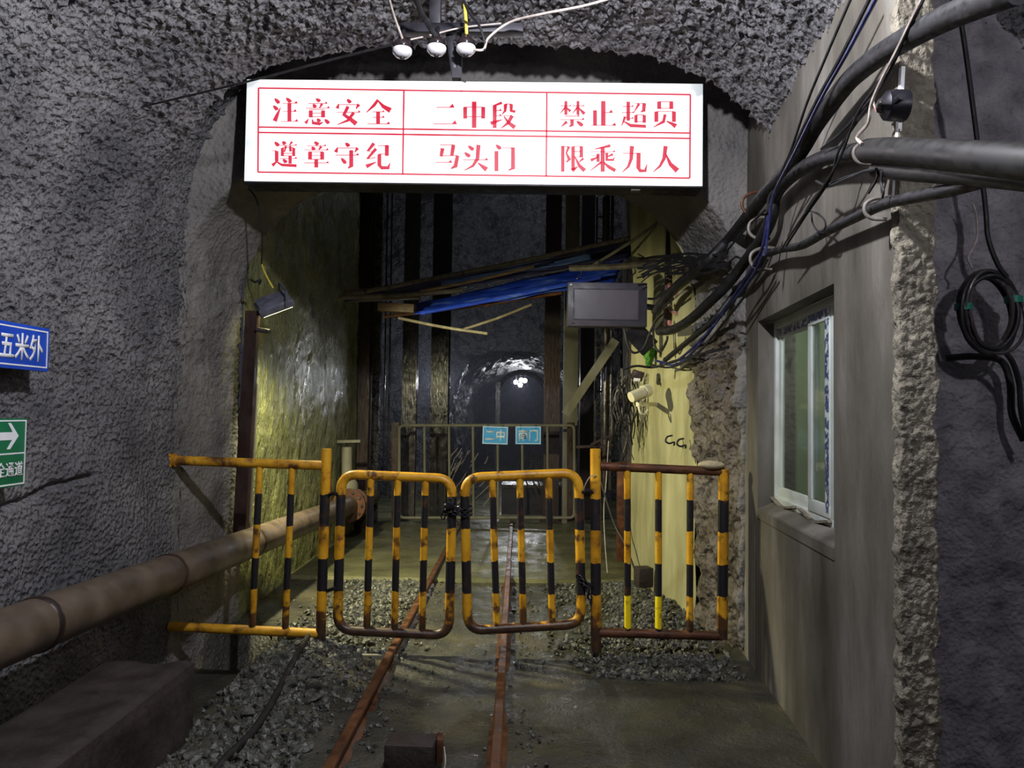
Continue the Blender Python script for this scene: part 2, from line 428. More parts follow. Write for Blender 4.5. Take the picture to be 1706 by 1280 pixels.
# --- outer chamber: rough sprayed concrete, with the lip in front of the sign
keys = [(-2.2, -2.5, 2.6, 1.5, 3.7, 2.8), (0.0, -2.42, 2.6, 1.5, 3.75, 2.8), (2.3, -2.30, 2.5, 1.6, 3.78, 2.8), (2.95, -2.27, 2.5, 1.6, 3.72, 2.8),
        (3.12, -2.26, 1.80, 1.6, 3.70, 2.8), (3.9, -2.23, 1.72, 1.75, 3.64, 3.0), (4.3, -2.19, 1.66, 1.8, 3.62, 3.2), (4.36, -2.19, 1.66, 1.8, 3.62, 3.2),
        (4.44, -2.19, 1.7, 1.9, 3.72, 3.2), (4.6, -2.20, 1.74, 1.9, 3.90, 3.4), (4.88, -2.185, 1.74, 1.9, 3.92, 3.4)]
V = loft(keys, 900, 0.0105, 110)
n = normals(V)


def sprayed(V):
    soft = np.clip((V[..., 2] - 0.9) / 1.0, 0.25, 1)
    return fbm(V, 0.9, 2) * 0.05 + fbm(V, 5, 2) * 0.014 + (fbm(V, 22, 1) * 0.012 + np.clip(fbm(V + 9, 34, 2) - 0.02, 0, 1) * 0.045) * soft


# long crack low on the left wall
ca, cb = PX(0, 850, -2.2), PX(165, 794, -2.2)
t_ = (V[..., 1] - ca.y) / (cb.y - ca.y); zl = ca.z + (cb.z - ca.z) * t_ + fbm(V, 6, 2) * 0.02
crack = 0.05 * np.exp(-((V[..., 2] - zl) / 0.014) ** 2) * (t_ < 1) * (V[..., 0] < -1.8)
V = V + n * sprayed(V)[..., None]
V[..., 0] -= crack
R, K = V.shape[:2]
mid = (V[:-1, :-1] + V[1:, 1:]) / 2
colf = np.broadcast_to((np.arange(K - 1) / (K - 1))[None], (R - 1, K - 1))
left = colf < 0.36; right = colf > 0.70
cut = (mid[..., 0] > 1.3) & (mid[..., 1] > 3.15) & (mid[..., 2] < 2.45)
struct(grid('wall_left', V, M['shotcrete'], keep=left))
struct(grid('ceiling', V, M['shotcrete'], keep=~left & ~right))
struct(grid('wall_right_rock', V, M['shotcrete'], keep=right & ~cut))

# --- portal face and reveal
keys = [(4.88, -2.185, 1.74, 1.9, 3.92, 3.4), (4.95, -2.175, 1.425, 2.2, 3.30, 2.6), (5.5, -2.02, 1.27, 2.2, 3.28, 2.6), (5.58, -2.0, 1.26, 2.2, 3.26, 2.6)]
V = loft(keys, 520, 0.016, 60); n = normals(V)
V = V + n * sprayed(V)[..., None] * np.clip(0.4 + (2.6 - V[..., 2]) / 0.4, 0.4, 1)[..., None]
R, K = V.shape[:2]; mid = (V[:-1, :-1] + V[1:, 1:]) / 2
rr = (mid[..., 0] > 1.1) & (mid[..., 1] > 4.96) & (mid[..., 2] < 2.05)
V = V + normals(V) * (fbm(V, 6, 3) * 0.045 + fbm(V, 18, 2) * 0.02)[..., None] * ((V[..., 0] > 1.0) * np.clip((V[..., 1] - 4.9) / 0.06, 0, 1) * np.clip((2.3 - V[..., 2]) / 0.4, 0, 1))[..., None]
struct(grid('wall_portal', V, M['portal'], keep=~rr))
struct(grid('trim_1', V, M['rock'], keep=rr))

# --- passage to the shaft: wet left wall, smooth right lining
keys = [(5.56, -2.0, 1.26, 2.2, 3.26, 2.6), (5.7, -2.0, 1.24, 2.6, 3.7, 2.8), (6.4, -2.03, 1.12, 3.2, 4.4, 3), (7.05, -2.05, 1.02, 3.7, 4.9, 3.2), (7.12, -2.05, 1.25, 3.8, 5.0, 3.2),
        (9.75, -2.05, 1.28, 5.0, 6.2, 3.2)]
V = loft(keys, 260, 0.03, 80); n = normals(V)
xr_ = V[..., 0] > 0.85
V = V + n * (fbm(V, 1.2, 2) * np.where(xr_, 0.03, 0.012) + np.where(xr_, 0.004, 0.011) * fbm(V, 9, 2) + np.where(xr_, 0.0, 0.008) * fbm(V, 26, 1))[..., None]
R, K = V.shape[:2]; mid = (V[:-1, :-1] + V[1:, 1:]) / 2
colf = np.broadcast_to((np.arange(K - 1) / (K - 1))[None], (R - 1, K - 1))
struct(grid('wall_passage_left', V, M['wet_wall'], keep=colf < 0.36))
struct(grid('ceiling_passage', V, M['portal'], keep=(colf >= 0.36) & (colf <= 0.62)))
struct(grid('wall_passage_right', V, M['lining'], keep=(colf > 0.62) & (mid[..., 1] < 7.07)))
struct(grid('wall_passage_right_far', V, M['rock'], keep=(colf > 0.62) & (mid[..., 1] >= 7.07)))

# --- shaft chamber and the tunnel beyond it
keys = [(9.74, -2.05, 1.28, 5.0, 6.2, 3.2), (9.8, -3.3, 2.9, 7.5, 9.0, 6), (13.6, -3.3, 2.9, 7.5, 9.0, 6), (13.62, -1.28, 1.25, 1.5, 2.62, 2.2),
        (16.5, -1.25, 1.25, 1.5, 2.65, 2.2), (25, -1.1, 1.4, 1.5, 2.6, 2.2)]
V = loft(keys, 200, 0.07, 90); n = normals(V)
V = V + n * (fbm(V, 0.8, 3) * 0.16 + fbm(V, 4, 2) * 0.05)[..., None]
mid = (V[:-1, :-1] + V[1:, 1:]) / 2
struct(grid('wall_shaft', V, M['shaft_rock'], keep=mid[..., 1] < 13.64))
struct(grid('wall_far_tunnel', V, M['shaft_rock'], keep=mid[..., 1] >= 13.64))
mb = MB(); mb.box((0.15, 25.2, 1.3), (4, 0.2, 4)); struct(mb.build('wall_far_end', M['rock']))


# --- floor
def ground(x, y):
    z = 0.0
    z += 0.10 * math.exp(-((x - 1.0) / 0.42) ** 2 - ((y - 5.9) / 0.75) ** 2)
    z += 0.09 * math.exp(-((x + 1.28) / 0.3) ** 2 - ((y - 4.4) / 1.1) ** 2)
    if x < -1.5 and y < 5.2: z -= 0.22 * min(1, (-1.5 - x) / 0.25)
    return z


xs = np.arange(-2.75, 2.75, 0.028); ys = np.r_[np.arange(-1.5, 1.5, 0.12), np.arange(1.5, 7.0, 0.028)]
V = np.empty((len(ys), len(xs), 3)); V[..., 0] = xs[None]; V[..., 1] = ys[:, None]
V[..., 2] = np.array([[ground(x, y) for x in xs] for y in ys])
V[..., 2] += fbm(V, 1.3, 2) * 0.012 + fbm(V, 9, 3) * 0.007
struct(grid('floor', V, M['floor'], flip=True))
xs = np.arange(-2.4, 1.9, 0.05); ys = np.r_[[6.93, 6.94], np.arange(6.96, 10.6, 0.05)]
V = np.empty((len(ys), len(xs), 3)); V[..., 0] = xs[None]; V[..., 1] = ys[:, None]; V[..., 2] = 0.028 + 0.006 * fbm(V, 2, 2)
V[:2, :, 2] = -0.05
struct(grid('floor_slab', V, M['slab'], flip=True))
xs = np.linspace(-3.6, 3.2, 60); ys = np.linspace(10.55, 25.3, 120)
V = np.empty((len(ys), len(xs), 3)); V[..., 0] = xs[None]; V[..., 1] = ys[:, None]; V[..., 2] = 0.0 + 0.02 * fbm(V, 2, 2)
struct(grid('floor_far', V, M['slab'], flip=True))

# --- booth wall with its window recess
UL = 2.92; U0, U1, ZS, ZT = 0.67, 2.015, 0.965, 2.07; TH = 0.10
RB = Matrix((BD, -BN, Vector((0, 0, 1)))).transposed()
mb = MB()
for u0, u1, z0, z1 in ((0, UL, -0.3, ZS), (0, UL, ZT, 3.7), (0, U0, ZS, ZT), (U1, UL, ZS, ZT)):
    mb.box(BL((u0 + u1) / 2, (z0 + z1) / 2, -TH / 2), (u1 - u0, TH, z1 - z0), RB)
mb.box(BL((U0 + 0.955) / 2, (ZS + ZT) / 2, -0.115), (0.955 - U0, 0.05, ZT - ZS), RB)
mb.prism([BL(U0, ZS - 0.005, 0.004), BL(U1, ZS - 0.005, 0.004), BL(U1, ZS + 0.05, -0.11), BL(U0, ZS + 0.05, -0.11)], (0, 0, -1), 0.05)   # sloping mortar sill
struct(mb.build('wall_right', M['booth'], smooth=False))
# its broken end
rows = np.arange(-0.3, 3.72, 0.008); cols = np.linspace(0, 1, 26)
V = np.empty((len(rows), 26, 3))
for i, z in enumerate(rows):
    for j, c in enumerate(cols):
        a = 0.012 + 0.012 * noise.fractal(Vector((0, 3, z * 11)), 1, 2, 4); b = -TH - 0.004 - 0.02 * noise.fractal(Vector((5, 1, z * 9)), 1, 2, 4)
        if c < 0.12: off, uu = a, 0.12 - c
        elif c > 0.88: off, uu = b, (c - 0.88) * 1.2
        else: off, uu = a + (b - a) * (c - 0.12) / 0.76, 0.0
        p = BL(-0.015 + uu * 0.5, z, off); q = noise.fractal(p * 45, 1, 2, 3) * 0.010
        p = p - BD * abs(q) ; V[i, j] = p
struct(grid('trim_2', V, M['broken'], flip=False))
# rough rock closing the alcove behind the broken end
xs = np.arange(1.36, 2.75, 0.012); zs_ = np.arange(-0.3, 3.4, 0.012)
V = np.empty((len(zs_), len(xs), 3)); V[..., 0] = xs[None]; V[..., 2] = zs_[:, None]; V[..., 1] = 2.99
V[..., 1] += fbm(V, 1.6, 2) * 0.03 + fbm(V, 12, 2) * 0.010 + fbm(V, 34, 1) * 0.006
struct(grid('wall_alcove', V, M['alcove']))
# room behind the glass
mb = MB(); c = BL(1.62, 1.45, -0.80)
for a, b in (((0, 0.62, 0), (2.1, 0.04, 2.0)), ((-1.03, 0, 0), (0.04, 1.25, 2.0)), ((1.03, 0, 0), (0.04, 1.25, 2.0)), ((0, 0, 0.98), (2.1, 1.25, 0.04)), ((0, 0, -0.98), (2.1, 1.25, 0.04))):
    mb.box(c + RB @ Vector(a), b, RB)
struct(mb.build('wall_booth_room', M['room'], smooth=False))
lamp('booth_fill_light', 'POINT', BL(1.7, 2.2, -0.8), 7, (0.95, 1.0, 0.85), 0.1)  # added light inside the room, brightens the glass from behind

# --- window_1: two sliding sashes in a white profile, still wearing strips of blue film
root = thing('window_1', 'white sliding window with greenish glass set in the booth wall recess', 'window', BL((U0 + U1) / 2, ZS + 0.05, -0.11), kind='structure')


def profile(u0, u1, z0, z1, off, wd, th, name, m, parent):
    mb = MB()
    for a, b, c, d_ in ((u0, u1, z0, z0 + wd), (u0, u1, z1 - wd, z1), (u0, u0 + wd, z0 + wd, z1 - wd), (u1 - wd, u1, z0 + wd, z1 - wd)):
        mb.box(BL((a + b) / 2, (c + d_) / 2, off), (b - a, th, d_ - c), RB, 0.004)
    return mb.build(name, m, parent, sharp=0.5)


zt = ZT - 0.004; UW = 0.955
profile(UW, U1 - 0.004, ZS + 0.03, zt, -0.115, 0.045, 0.05, 'window_frame', M['pvc'], root)
um = 1.29
for u0, u1, off in ((um - 0.03, U1 - 0.05, -0.118), (UW + 0.045, um + 0.04, -0.096)):
    sash = profile(u0, u1, ZS + 0.075, zt - 0.045, off, 0.06, 0.022, 'window_sash', M['pvc'], root)
    mb = MB(); mb.box(BL((u0 + u1) / 2, (ZS + zt) / 2 + 0.015, off), (u1 - u0 - 0.10, 0.006, zt - ZS - 0.21), RB)
    mb.build('window_pane', M['glass'], sash)
    mb = MB(); mb.box(BL((u0 + u1) / 2, zt - 0.071, off + 0.0118), (u1 - u0 - 0.03, 0.001, 0.038), RB); mb.build('film_strip', M['film'], sash)
mb = MB(); mb.box(BL(UW + 0.076, (ZS + zt) / 2, -0.0838), (0.05, 0.001, zt - ZS - 0.2), RB)
tag(mb.build('film_strip', M['film'], root), 'blue protective film strip on the near jamb')
mb = MB()
for k in range(4):
    mb.box(BL(UW + 0.12 + k * 0.28, ZS + 0.052, -0.085), (0.2, 0.03, 0.012), RB @ Matrix.Rotation(0.15 * (-1) ** k, 3, 'Y'))
mb.build('sill_mortar', M['broken'], root)

# ================================================================== THE LIT SIGN
YS = 4.72
root = thing('light_box_sign', 'long white backlit sign with red Chinese lettering hung across the tunnel', 'sign', P(790, 310, YS + 0.1))
sx0, sx1 = P(408, 217, YS).x, P(1172, 227, YS).x; sz0, sz1 = P(790, 308.5, YS).z, P(790, 135.5, YS).z
mb = MB(); mb.box(((sx0 + sx1) / 2, YS + 0.1, (sz0 + sz1) / 2), (sx1 - sx0, 0.19, sz1 - sz0), bev=0.004)
mb.build('sign_housing', M['black_steel'], root)
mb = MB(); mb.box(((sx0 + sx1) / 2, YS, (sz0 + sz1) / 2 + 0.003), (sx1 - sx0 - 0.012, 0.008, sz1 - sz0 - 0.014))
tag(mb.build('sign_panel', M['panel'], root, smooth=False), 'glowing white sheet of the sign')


def sp(px, py, off=0.0065):
    p = P(px, py, YS - 0.004); return Vector((p.x, YS - off, p.z))


mb = MB()
for a, b in (((431, 147), (1150, 158)), ((430, 287), (1149, 297)), ((431, 212), (1150, 222)), ((431, 221), (1150, 231)), ((431, 147), (430, 287)),
             ((1150, 158), (1149, 297)), ((673, 151), (671, 291)), ((911, 155), (910, 294))):
    mb.bar(sp(*a), sp(*b), 0.010, 0.002)
mb.build('sign_border', M['red'], root, smooth=False)


# brush-cut Chinese lettering: H thin bar with a triangle, V thick post, L run of (x, y, width)
def H(x0, x1, y, t=11): return ('H', x0, x1, y, t)
def U(x, y0, y1, wd=13): return ('L', [(x, y0, wd), (x, y1, wd)])
def L(*p): return ('L', list(p))
def D(x0, y0, x1, y1): return ('L', [(x0, y0, 3), ((x0 * 1.2 + x1 * 0.8) / 2, (y0 * 1.2 + y1 * 0.8) / 2, 11), (x1, y1, 13), (x1 + (x1 - x0) * 0.08, y1 + (y1 - y0) * 0.25, 6)])


GL = {
 'zhu': [D(10, 96, 25, 80), D(4, 68, 19, 54), L((10, 8, 15), (18, 28, 12), (33, 62, 2)), D(54, 98, 70, 84), H(40, 98, 76), H(42, 94, 44), H(34, 100, 6), U(67, 76, 6)],
 'yi': [D(44, 100, 58, 90), H(15, 88, 80, 9), D(32, 78, 42, 68), L((68, 80, 10), (58, 64, 3)), H(5, 97, 62, 10), U(24, 54, 27), U(72, 54, 27), H(18, 78, 56, 0), H(24, 72, 42, 0), H(24, 72, 29, 0), L((16, 22, 2), (4, 4, 12)),
        L((30, 20, 4), (32, 6, 11), (58, 2, 10), (72, 8, 3)), D(48, 22, 58, 12), D(78, 20, 92, 6)],
 'an': [D(46, 100, 58, 88), L((14, 82, 3), (8, 64, 13)), H(12, 88, 78, 0), L((92, 80, 12), (80, 62, 2)), L((50, 72, 11), (34, 40, 13), (60, 22, 13), (82, 4, 16)), L((72, 48, 11), (50, 18, 9), (8, 1, 2)), H(4, 97, 48, 9)],
 'quan': [L((50, 98, 9), (34, 76, 10), (4, 48, 2)), L((48, 96, 4), (70, 72, 12), (98, 56, 18)), H(28, 74, 50, 8), H(30, 74, 28, 9), H(8, 95, 3), U(50, 50, 3)],
 'zun': [D(12, 97, 26, 84), H(2, 20, 62, 0), U(20, 62, 22, 12), L((3, 6, 12), (20, 20, 6), (40, 8, 9), (97, 5, 10)), D(42, 99, 52, 90), L((80, 98, 9), (70, 86, 3)), H(32, 98, 83, 7), U(42, 74, 42, 10), U(86, 74, 42, 10), H(42, 86, 74, 0),
         L((56, 82, 8), (50, 58, 4)), L((72, 82, 8), (74, 60, 9)), H(44, 84, 52, 0), H(44, 84, 42, 0), H(32, 98, 32, 8), U(72, 42, 13, 11), D(44, 30, 56, 19)],
 'zhang': [D(42, 100, 56, 90), H(14, 88, 83, 8), D(32, 80, 42, 71), L((70, 82, 11), (60, 70, 3)), H(4, 97, 67, 9), U(26, 60, 31), U(73, 60, 31), H(20, 78, 60, 0), H(26, 73, 46, 0), H(26, 73, 31, 0), H(3, 98, 17, 9), U(50, 31, 0)],
 'shou': [D(44, 100, 57, 89), L((14, 83, 3), (7, 64, 14)), H(12, 88, 79, 0), L((92, 81, 12), (80, 63, 2)), H(6, 96, 52, 10), L((67, 72, 13), (67, 10, 14), (54, 2, 4)), D(28, 42, 43, 24)],
 'ji': [L((34, 99, 12), (10, 68, 10), (34, 66, 3)), L((42, 78, 11), (8, 38, 9), (40, 44, 3)), L((4, 9, 14), (42, 26, 3)), H(48, 84, 88, 0), U(84, 92, 50), H(52, 84, 56, 0), L((55, 56, 13), (55, 14, 13), (64, 4, 12), (90, 4, 12), (97, 24, 2))],
 'er': [H(18, 86, 74, 16), H(6, 96, 10, 16)],
 'zhong': [U(50, 100, -2, 15), U(15, 78, 34), U(85, 78, 34), H(10, 90, 77, 0), H(15, 85, 40, 0)],
 'duan': [L((46, 98, 9), (14, 86, 5)), U(18, 88, 0), H(18, 44, 66, 9), H(18, 44, 46, 9), L((2, 18, 13), (46, 32, 3)), L((60, 92, 12), (58, 66, 9), (46, 52, 2)), H(58, 84, 92, 0), L((82, 92, 12), (82, 66, 11), (98, 64, 10)), H(50, 86, 46, 0),
          L((86, 48, 12), (70, 20, 11), (42, -2, 2)), L((54, 44, 4), (72, 20, 10), (96, 2, 15))],
 'ma': [H(20, 70, 94, 0), L((72, 96, 13), (66, 54, 12)), L((30, 82, 13), (24, 50, 11)), H(26, 86, 52, 0), L((88, 54, 12), (80, 12, 14), (62, 3, 4)), H(4, 66, 26, 12)],
 'tou': [D(22, 96, 40, 82), D(8, 70, 26, 56), L((62, 100, 14), (58, 46, 13), (40, 18, 9), (6, 0, 2)), H(3, 98, 40, 11), L((60, 30, 4), (80, 14, 12), (94, 4, 17))],
 'men': [D(18, 100, 34, 86), U(20, 76, -2, 13), H(44, 84, 86, 0), L((84, 90, 13), (84, 8, 14), (66, 1, 4))],
 'jin': [H(4, 46, 80, 6), U(26, 100, 46, 10), L((26, 78, 8), (4, 52, 2)), L((26, 76, 3), (44, 60, 10)), H(52, 97, 80, 6), U(73, 100, 46, 10), L((73, 78, 8), (52, 52, 2)), L((73, 76, 3), (98, 50, 12)), H(22, 78, 40, 7), H(4, 97, 27, 9),
         L((50, 27, 12), (50, 6, 12), (38, 0, 3)), L((30, 20, 11), (8, 0, 2)), D(68, 22, 88, 6)],
 'zhi': [U(50, 100, 5, 15), U(18, 64, 5, 13), H(50, 86, 54, 13), H(2, 99, 4, 13)],
 'chao': [U(28, 100, 26, 12), H(6, 48, 80, 7), H(2, 50, 56, 7), H(28, 48, 34, 7), L((16, 42, 10), (2, 4, 2)), L((10, 24, 3), (38, 7, 11), (97, 4, 10)), H(54, 90, 92, 0), L((90, 94, 12), (88, 64, 12), (76, 60, 3)), L((70, 92, 10), (50, 58, 2)),
          U(58, 48, 18, 11), U(90, 48, 18, 11), H(58, 90, 47, 0), H(58, 90, 21, 0)],
 'yuan': [U(27, 97, 69), U(74, 97, 69), H(22, 80, 96, 0), H(27, 74, 71, 0), U(16, 59, 19), U(84, 59, 19), H(16, 84, 58, 0), L((50, 48, 10), (44, 20, 11), (4, -2, 2)), L((56, 22, 4), (76, 12, 10), (92, 2, 16))],
 'xian': [U(14, 98, -2, 12), H(14, 36, 94, 0), L((38, 96, 10), (28, 70, 6), (40, 46, 12), (28, 34, 4)), U(54, 96, 4, 12), H(54, 86, 95, 0), U(86, 97, 54, 12), H(54, 86, 75, 0), H(54, 86, 55, 0), L((50, 2, 14), (72, 18, 3)), L((94, 50, 10), (76, 34, 2)),
          L((62, 54, 4), (78, 22, 11), (99, 2, 14))],
 'cheng': [L((80, 99, 10), (20, 86, 3)), H(3, 98, 74, 8), U(50, 92, -2, 14), U(32, 68, 36, 11), L((4, 42, 11), (34, 56, 3)), H(6, 34, 58, 0), L((66, 72, 11), (66, 44, 11), (92, 44, 8), (96, 56, 2)), L((90, 66, 9), (68, 56, 3)), L((46, 36, 8), (2, 2, 2)), L((52, 36, 3), (72, 18, 11), (99, 2, 12))],
 'jiu': [L((40, 100, 14), (37, 50, 12), (26, 20, 8), (2, -2, 2)), H(4, 64, 70, 0), L((66, 74, 14), (65, 16, 14), (72, 4, 12), (92, 4, 11), (98, 30, 2))],
 'ren': [L((52, 100, 14), (46, 52, 12), (30, 22, 8), (2, -2, 2)), L((51, 72, 4), (70, 30, 13), (98, 4, 18))],
}


def glyph(mb, key, cx, cy, size):
    s_ = size / 100

    def pt(x, y): return sp(cx + (x - 50) * s_, cy - (y - 50) * s_)
    nrm = Vector((0, 1, 0))
    for st in GL[key]:
        if st[0] == 'H':
            _, x0, x1, y, t = st
            mb.prism([pt(x0, y), pt(x1, y), pt(x1, y + 2.6), pt(x0, y + 2.6)], nrm, 0.0015)
            if t: mb.prism([pt(x1 - t * 1.15, y + 2), pt(x1 + 2, y), pt(x1 - t * 0.35, y + t)], nrm, 0.0015)
        else:
            p = st[1]; lf, rt = [], []
            for i, (x, y, wd) in enumerate(p):
                wd *= 1.18
                a = p[max(i - 1, 0)]; b = p[min(i + 1, len(p) - 1)]
                dx, dy = b[0] - a[0], b[1] - a[1]; q = math.hypot(dx, dy) or 1
                lf.append((x - dy / q * wd / 2, y + dx / q * wd / 2)); rt.append((x + dy / q * wd / 2, y - dx / q * wd / 2))
            for i in range(len(p) - 1):
                mb.prism([pt(*lf[i]), pt(*rt[i]), pt(*rt[i + 1]), pt(*lf[i + 1])], nrm, 0.0015)


for cell in ([('zhu', 475, 184), ('yi', 529, 186), ('an', 580, 187), ('quan', 630, 187)], [('zun', 474, 257), ('zhang', 527, 258), ('shou', 578, 260), ('ji', 630, 260)],
             [('er', 741, 190), ('zhong', 790, 191), ('duan', 838, 192)], [('ma', 746, 261), ('tou', 792, 263), ('men', 840, 263)],
             [('jin', 953, 190), ('zhi', 1005, 190), ('chao', 1056, 191), ('yuan', 1108, 190)], [('xian', 953, 264), ('cheng', 1004, 264), ('jiu', 1057, 265), ('ren', 1108, 265)]):
    mb = MB()
    for k, x, y in cell: glyph(mb, k, x, y, 43)
    mb.build('lettering', M['red'], root, smooth=False)
mb = MB(); mb.box((P(1058, 316, YS + 0.06).x, YS + 0.06, sz0 - 0.004), (0.055, 0.05, 0.012)); mb.build('cable_gland', M['hook'], root)


# ================================================================== plain lettering for the plates
def text_part(body, O, ex, ey, height, width, m, parent, bold=0.012, name='lettering', depth=0.001):
    cu = bpy.data.curves.new('txt', 'FONT'); cu.body = body; cu.offset = bold; cu.resolution_u = 3
    o = bpy.data.objects.new('txt', cu); C.objects.link(o)
    me = bpy.data.meshes.new_from_object(o.evaluated_get(bpy.context.evaluated_depsgraph_get()))
    bpy.data.objects.remove(o); bpy.data.curves.remove(cu)
    co = np.empty(len(me.vertices) * 3, 'f'); me.vertices.foreach_get('co', co); co = co.reshape(-1, 3)
    lo, hi = co.min(0), co.max(0); uv = (co - (lo + hi) / 2) / (hi - lo + 1e-9)
    ex, ey, O = np.array(ex), np.array(ey), np.array(O); nn = np.cross(ex, ey)
    co = O + uv[:, :1] * width * ex + uv[:, 1:2] * height * ey + nn * depth
    me.vertices.foreach_set('co', co.astype('f').ravel()); me.update(); me.name = name
    bm = bmesh.new(); bm.from_mesh(me)
    r = bmesh.ops.extrude_face_region(bm, geom=bm.faces[:])
    for v in [g for g in r['geom'] if isinstance(g, bmesh.types.BMVert)]: v.co += Vector((nn * 0.0012).tolist())
    bmesh.ops.recalc_face_normals(bm, faces=bm.faces[:]); bm.to_mesh(me); bm.free()
    return link(name, me, m, parent)


def frame_rect(mb, O, ex, ey, w_, h_, t, th):
    ex, ey = Vector(ex), Vector(ey); nn = ex.cross(ey); R = Matrix((ex, ey, nn)).transposed(); O = Vector(O)
    for c, s_ in (((0, h_ / 2 - t / 2), (w_, t)), ((0, -h_ / 2 + t / 2), (w_, t)), ((-w_ / 2 + t / 2, 0), (t, h_ - 2 * t)), ((w_ / 2 - t / 2, 0), (t, h_ - 2 * t))):
        mb.box(O + ex * c[0] + ey * c[1], (s_[0], s_[1], th), R)


# blue plate on the left wall
XW = -2.15
a, b = PX(77, 548, XW), PX(77, 620, XW); c = PX(0, 580, XW)
ex, ey = Vector((0, 1, 0)), Vector((0, 0, 1)); zc = (a.z + b.z) / 2; hh = a.z - b.z; y1 = a.y; wd = 0.62
root = thing('wall_sign', 'blue plate with white Chinese characters on the left wall', 'sign', (XW - 0.02, y1 - wd / 2, b.z))
mb = MB(); mb.box((XW, y1 - wd / 2, zc), (0.035, wd, hh), bev=0.004); mb.build('sign_plate', M['sign_blue'], root)
mb = MB(); frame_rect(mb, (XW + 0.0185, y1 - wd / 2, zc), ex, ey, wd - 0.03, hh - 0.03, 0.006, 0.002); mb.build('sign_border', M['white'], root, smooth=False)
ya, yb = PX(72, 585, XW + 0.02).y, PX(5, 585, XW + 0.02).y
text_part('五米外', (XW + 0.0178, (ya + yb) / 2 - 0.01, zc), ex, ey, hh * 0.60, abs(ya - yb) + 0.02, M['white'], root, 0.022)

# green plate below it
a, b = PX(39, 697, XW), PX(37, 808, XW); zc = (a.z + b.z) / 2; hh = a.z - b.z; y1 = a.y; wd = 0.34
root = thing('safety_sign', 'green plate with white arrow on the left wall below the blue plate', 'sign', (XW - 0.02, y1 - wd / 2, b.z))
mb = MB(); mb.box((XW, y1 - wd / 2, zc), (0.035, wd, hh), bev=0.004); mb.build('sign_plate', M['sign_green'], root)
zm = PX(38, 754, XW).z
mb = MB(); frame_rect(mb, (XW + 0.0185, y1 - wd / 2, zc), ex, ey, wd - 0.014, hh - 0.014, 0.006, 0.002)
mb.box((XW + 0.0185, y1 - wd / 2, zm), (0.002, wd - 0.02, 0.006)); mb.build('sign_border', M['white'], root, smooth=False)
zA = (a.z + zm) / 2; yt = PX(31, 730, XW + 0.02).y; k = hh * 0.19
pts = [(yt, 0), (yt - k * 0.95, k), (yt - k * 0.95 - 0.02, k), (yt - 0.5 * k - 0.012, 0.3 * k), (yt - 2.3 * k, 0.3 * k), (yt - 2.3 * k, -0.3 * k), (yt - 0.5 * k - 0.012, -0.3 * k), (yt - k * 0.95 - 0.02, -k), (yt - k * 0.95, -k)]
mb = MB(); mb.prism([(XW + 0.018, y, zA + z) for y, z in pts], (1, 0, 0), 0.002); mb.build('arrow', M['white'], root, smooth=False)
text_part('安全通道', (XW + 0.0178, y1 - 0.018 - 0.115, (zm + b.z) / 2 + 0.004), ex, ey, hh * 0.22, 0.225, M['white'], root, 0.018)

# ================================================================== insulator rig under the vault
YR = 3.72
root = thing('hanger_bracket', 'dark steel T-shaped hanger in front of the lit sign carrying insulators', 'bracket', P(740, 130, YR))
mb = MB(); t = P(725, 44, YR); mb.bar((t.x, YR, t.z), (t.x, YR, 3.85), 0.055, 0.055, bev=0.004); mb.build('hanger_post', M['black_steel'], root)
mb = MB(); a, b = P(668, 50, YR), P(872, 50, YR); mb.bar((a.x, YR, a.z), (b.x, YR, b.z), 0.045, 0.06, bev=0.004); mb.build('crossbar', M['black_steel'], root)
mb = MB()
for q in (752, 770): mb.bar(P(q - 4, 60, YR + 0.02), P(761 + (q - 761) * 0.3, 130, YR + 0.03), 0.03, 0.03, bev=0.003)
mb.box(P(761, 124, YR + 0.03), (0.045, 0.04, 0.05)); mb.build('drop_strut', M['black_steel'], root)
first = None
for i, (px, lab) in enumerate(((670, 'leftmost of three porcelain insulators under the dark hanger'), (727, 'middle of three porcelain insulators under the dark hanger'),
                               (776, 'rightmost of three porcelain insulators under the dark hanger'))):
    p = P(px, 96 if i == 0 else 92, 3.64)
    if first is None:
        root = thing('porcelain_insulator', lab, 'insulator', p, 'porcelain insulators under the hanger'); first = root
        Mx = Matrix.Translation(p)
        mb = MB(); mb.lathe([(0.012, 0.0), (0.030, 0.004), (0.045, 0.020), (0.048, 0.034), (0.046, 0.040), (0.03, 0.040)], Mx, 28)
        tag(mb.build('insulator_bowl', M['porcelain'], root), 'white glazed bowl')
        mb = MB(); mb.lathe([(0.03, 0.038), (0.042, 0.046), (0.045, 0.058), (0.04, 0.07), (0.028, 0.082), (0.02, 0.1)], Mx, 28)
        tag(mb.build('insulator_neck', M['glaze'], root), 'dark glazed neck')
        mb = MB(); mb.tube([p + Vector((0, 0, -0.006)), p + Vector((0, 0, 0.004))], 0.012, 12); mb.build('bolt', M['black_steel'], root)
        mb = MB(); mb.tube([p + Vector((0, 0, 0.09)), p + Vector((0, 0.03, 0.14)), p + Vector((0, 0.07, 0.17))], 0.011, 10); mb.build('pin', M['black_steel'], root)
    else:
        r = first.copy(); C.objects.link(r); r.location = p; LOC[r.name] = p; r['label'] = lab
        for ch in list(first.children):
            q = ch.copy(); C.objects.link(q); q.parent = r
            LOC[q.name] = LOC[ch.name]


def cable(name, label, cat, pts, r, m, group=None, n=8, seg=8):
    mb = MB(); mb.tube(curve(pts, n), r, seg); return tag(mb.build(name, m), label, cat, group)


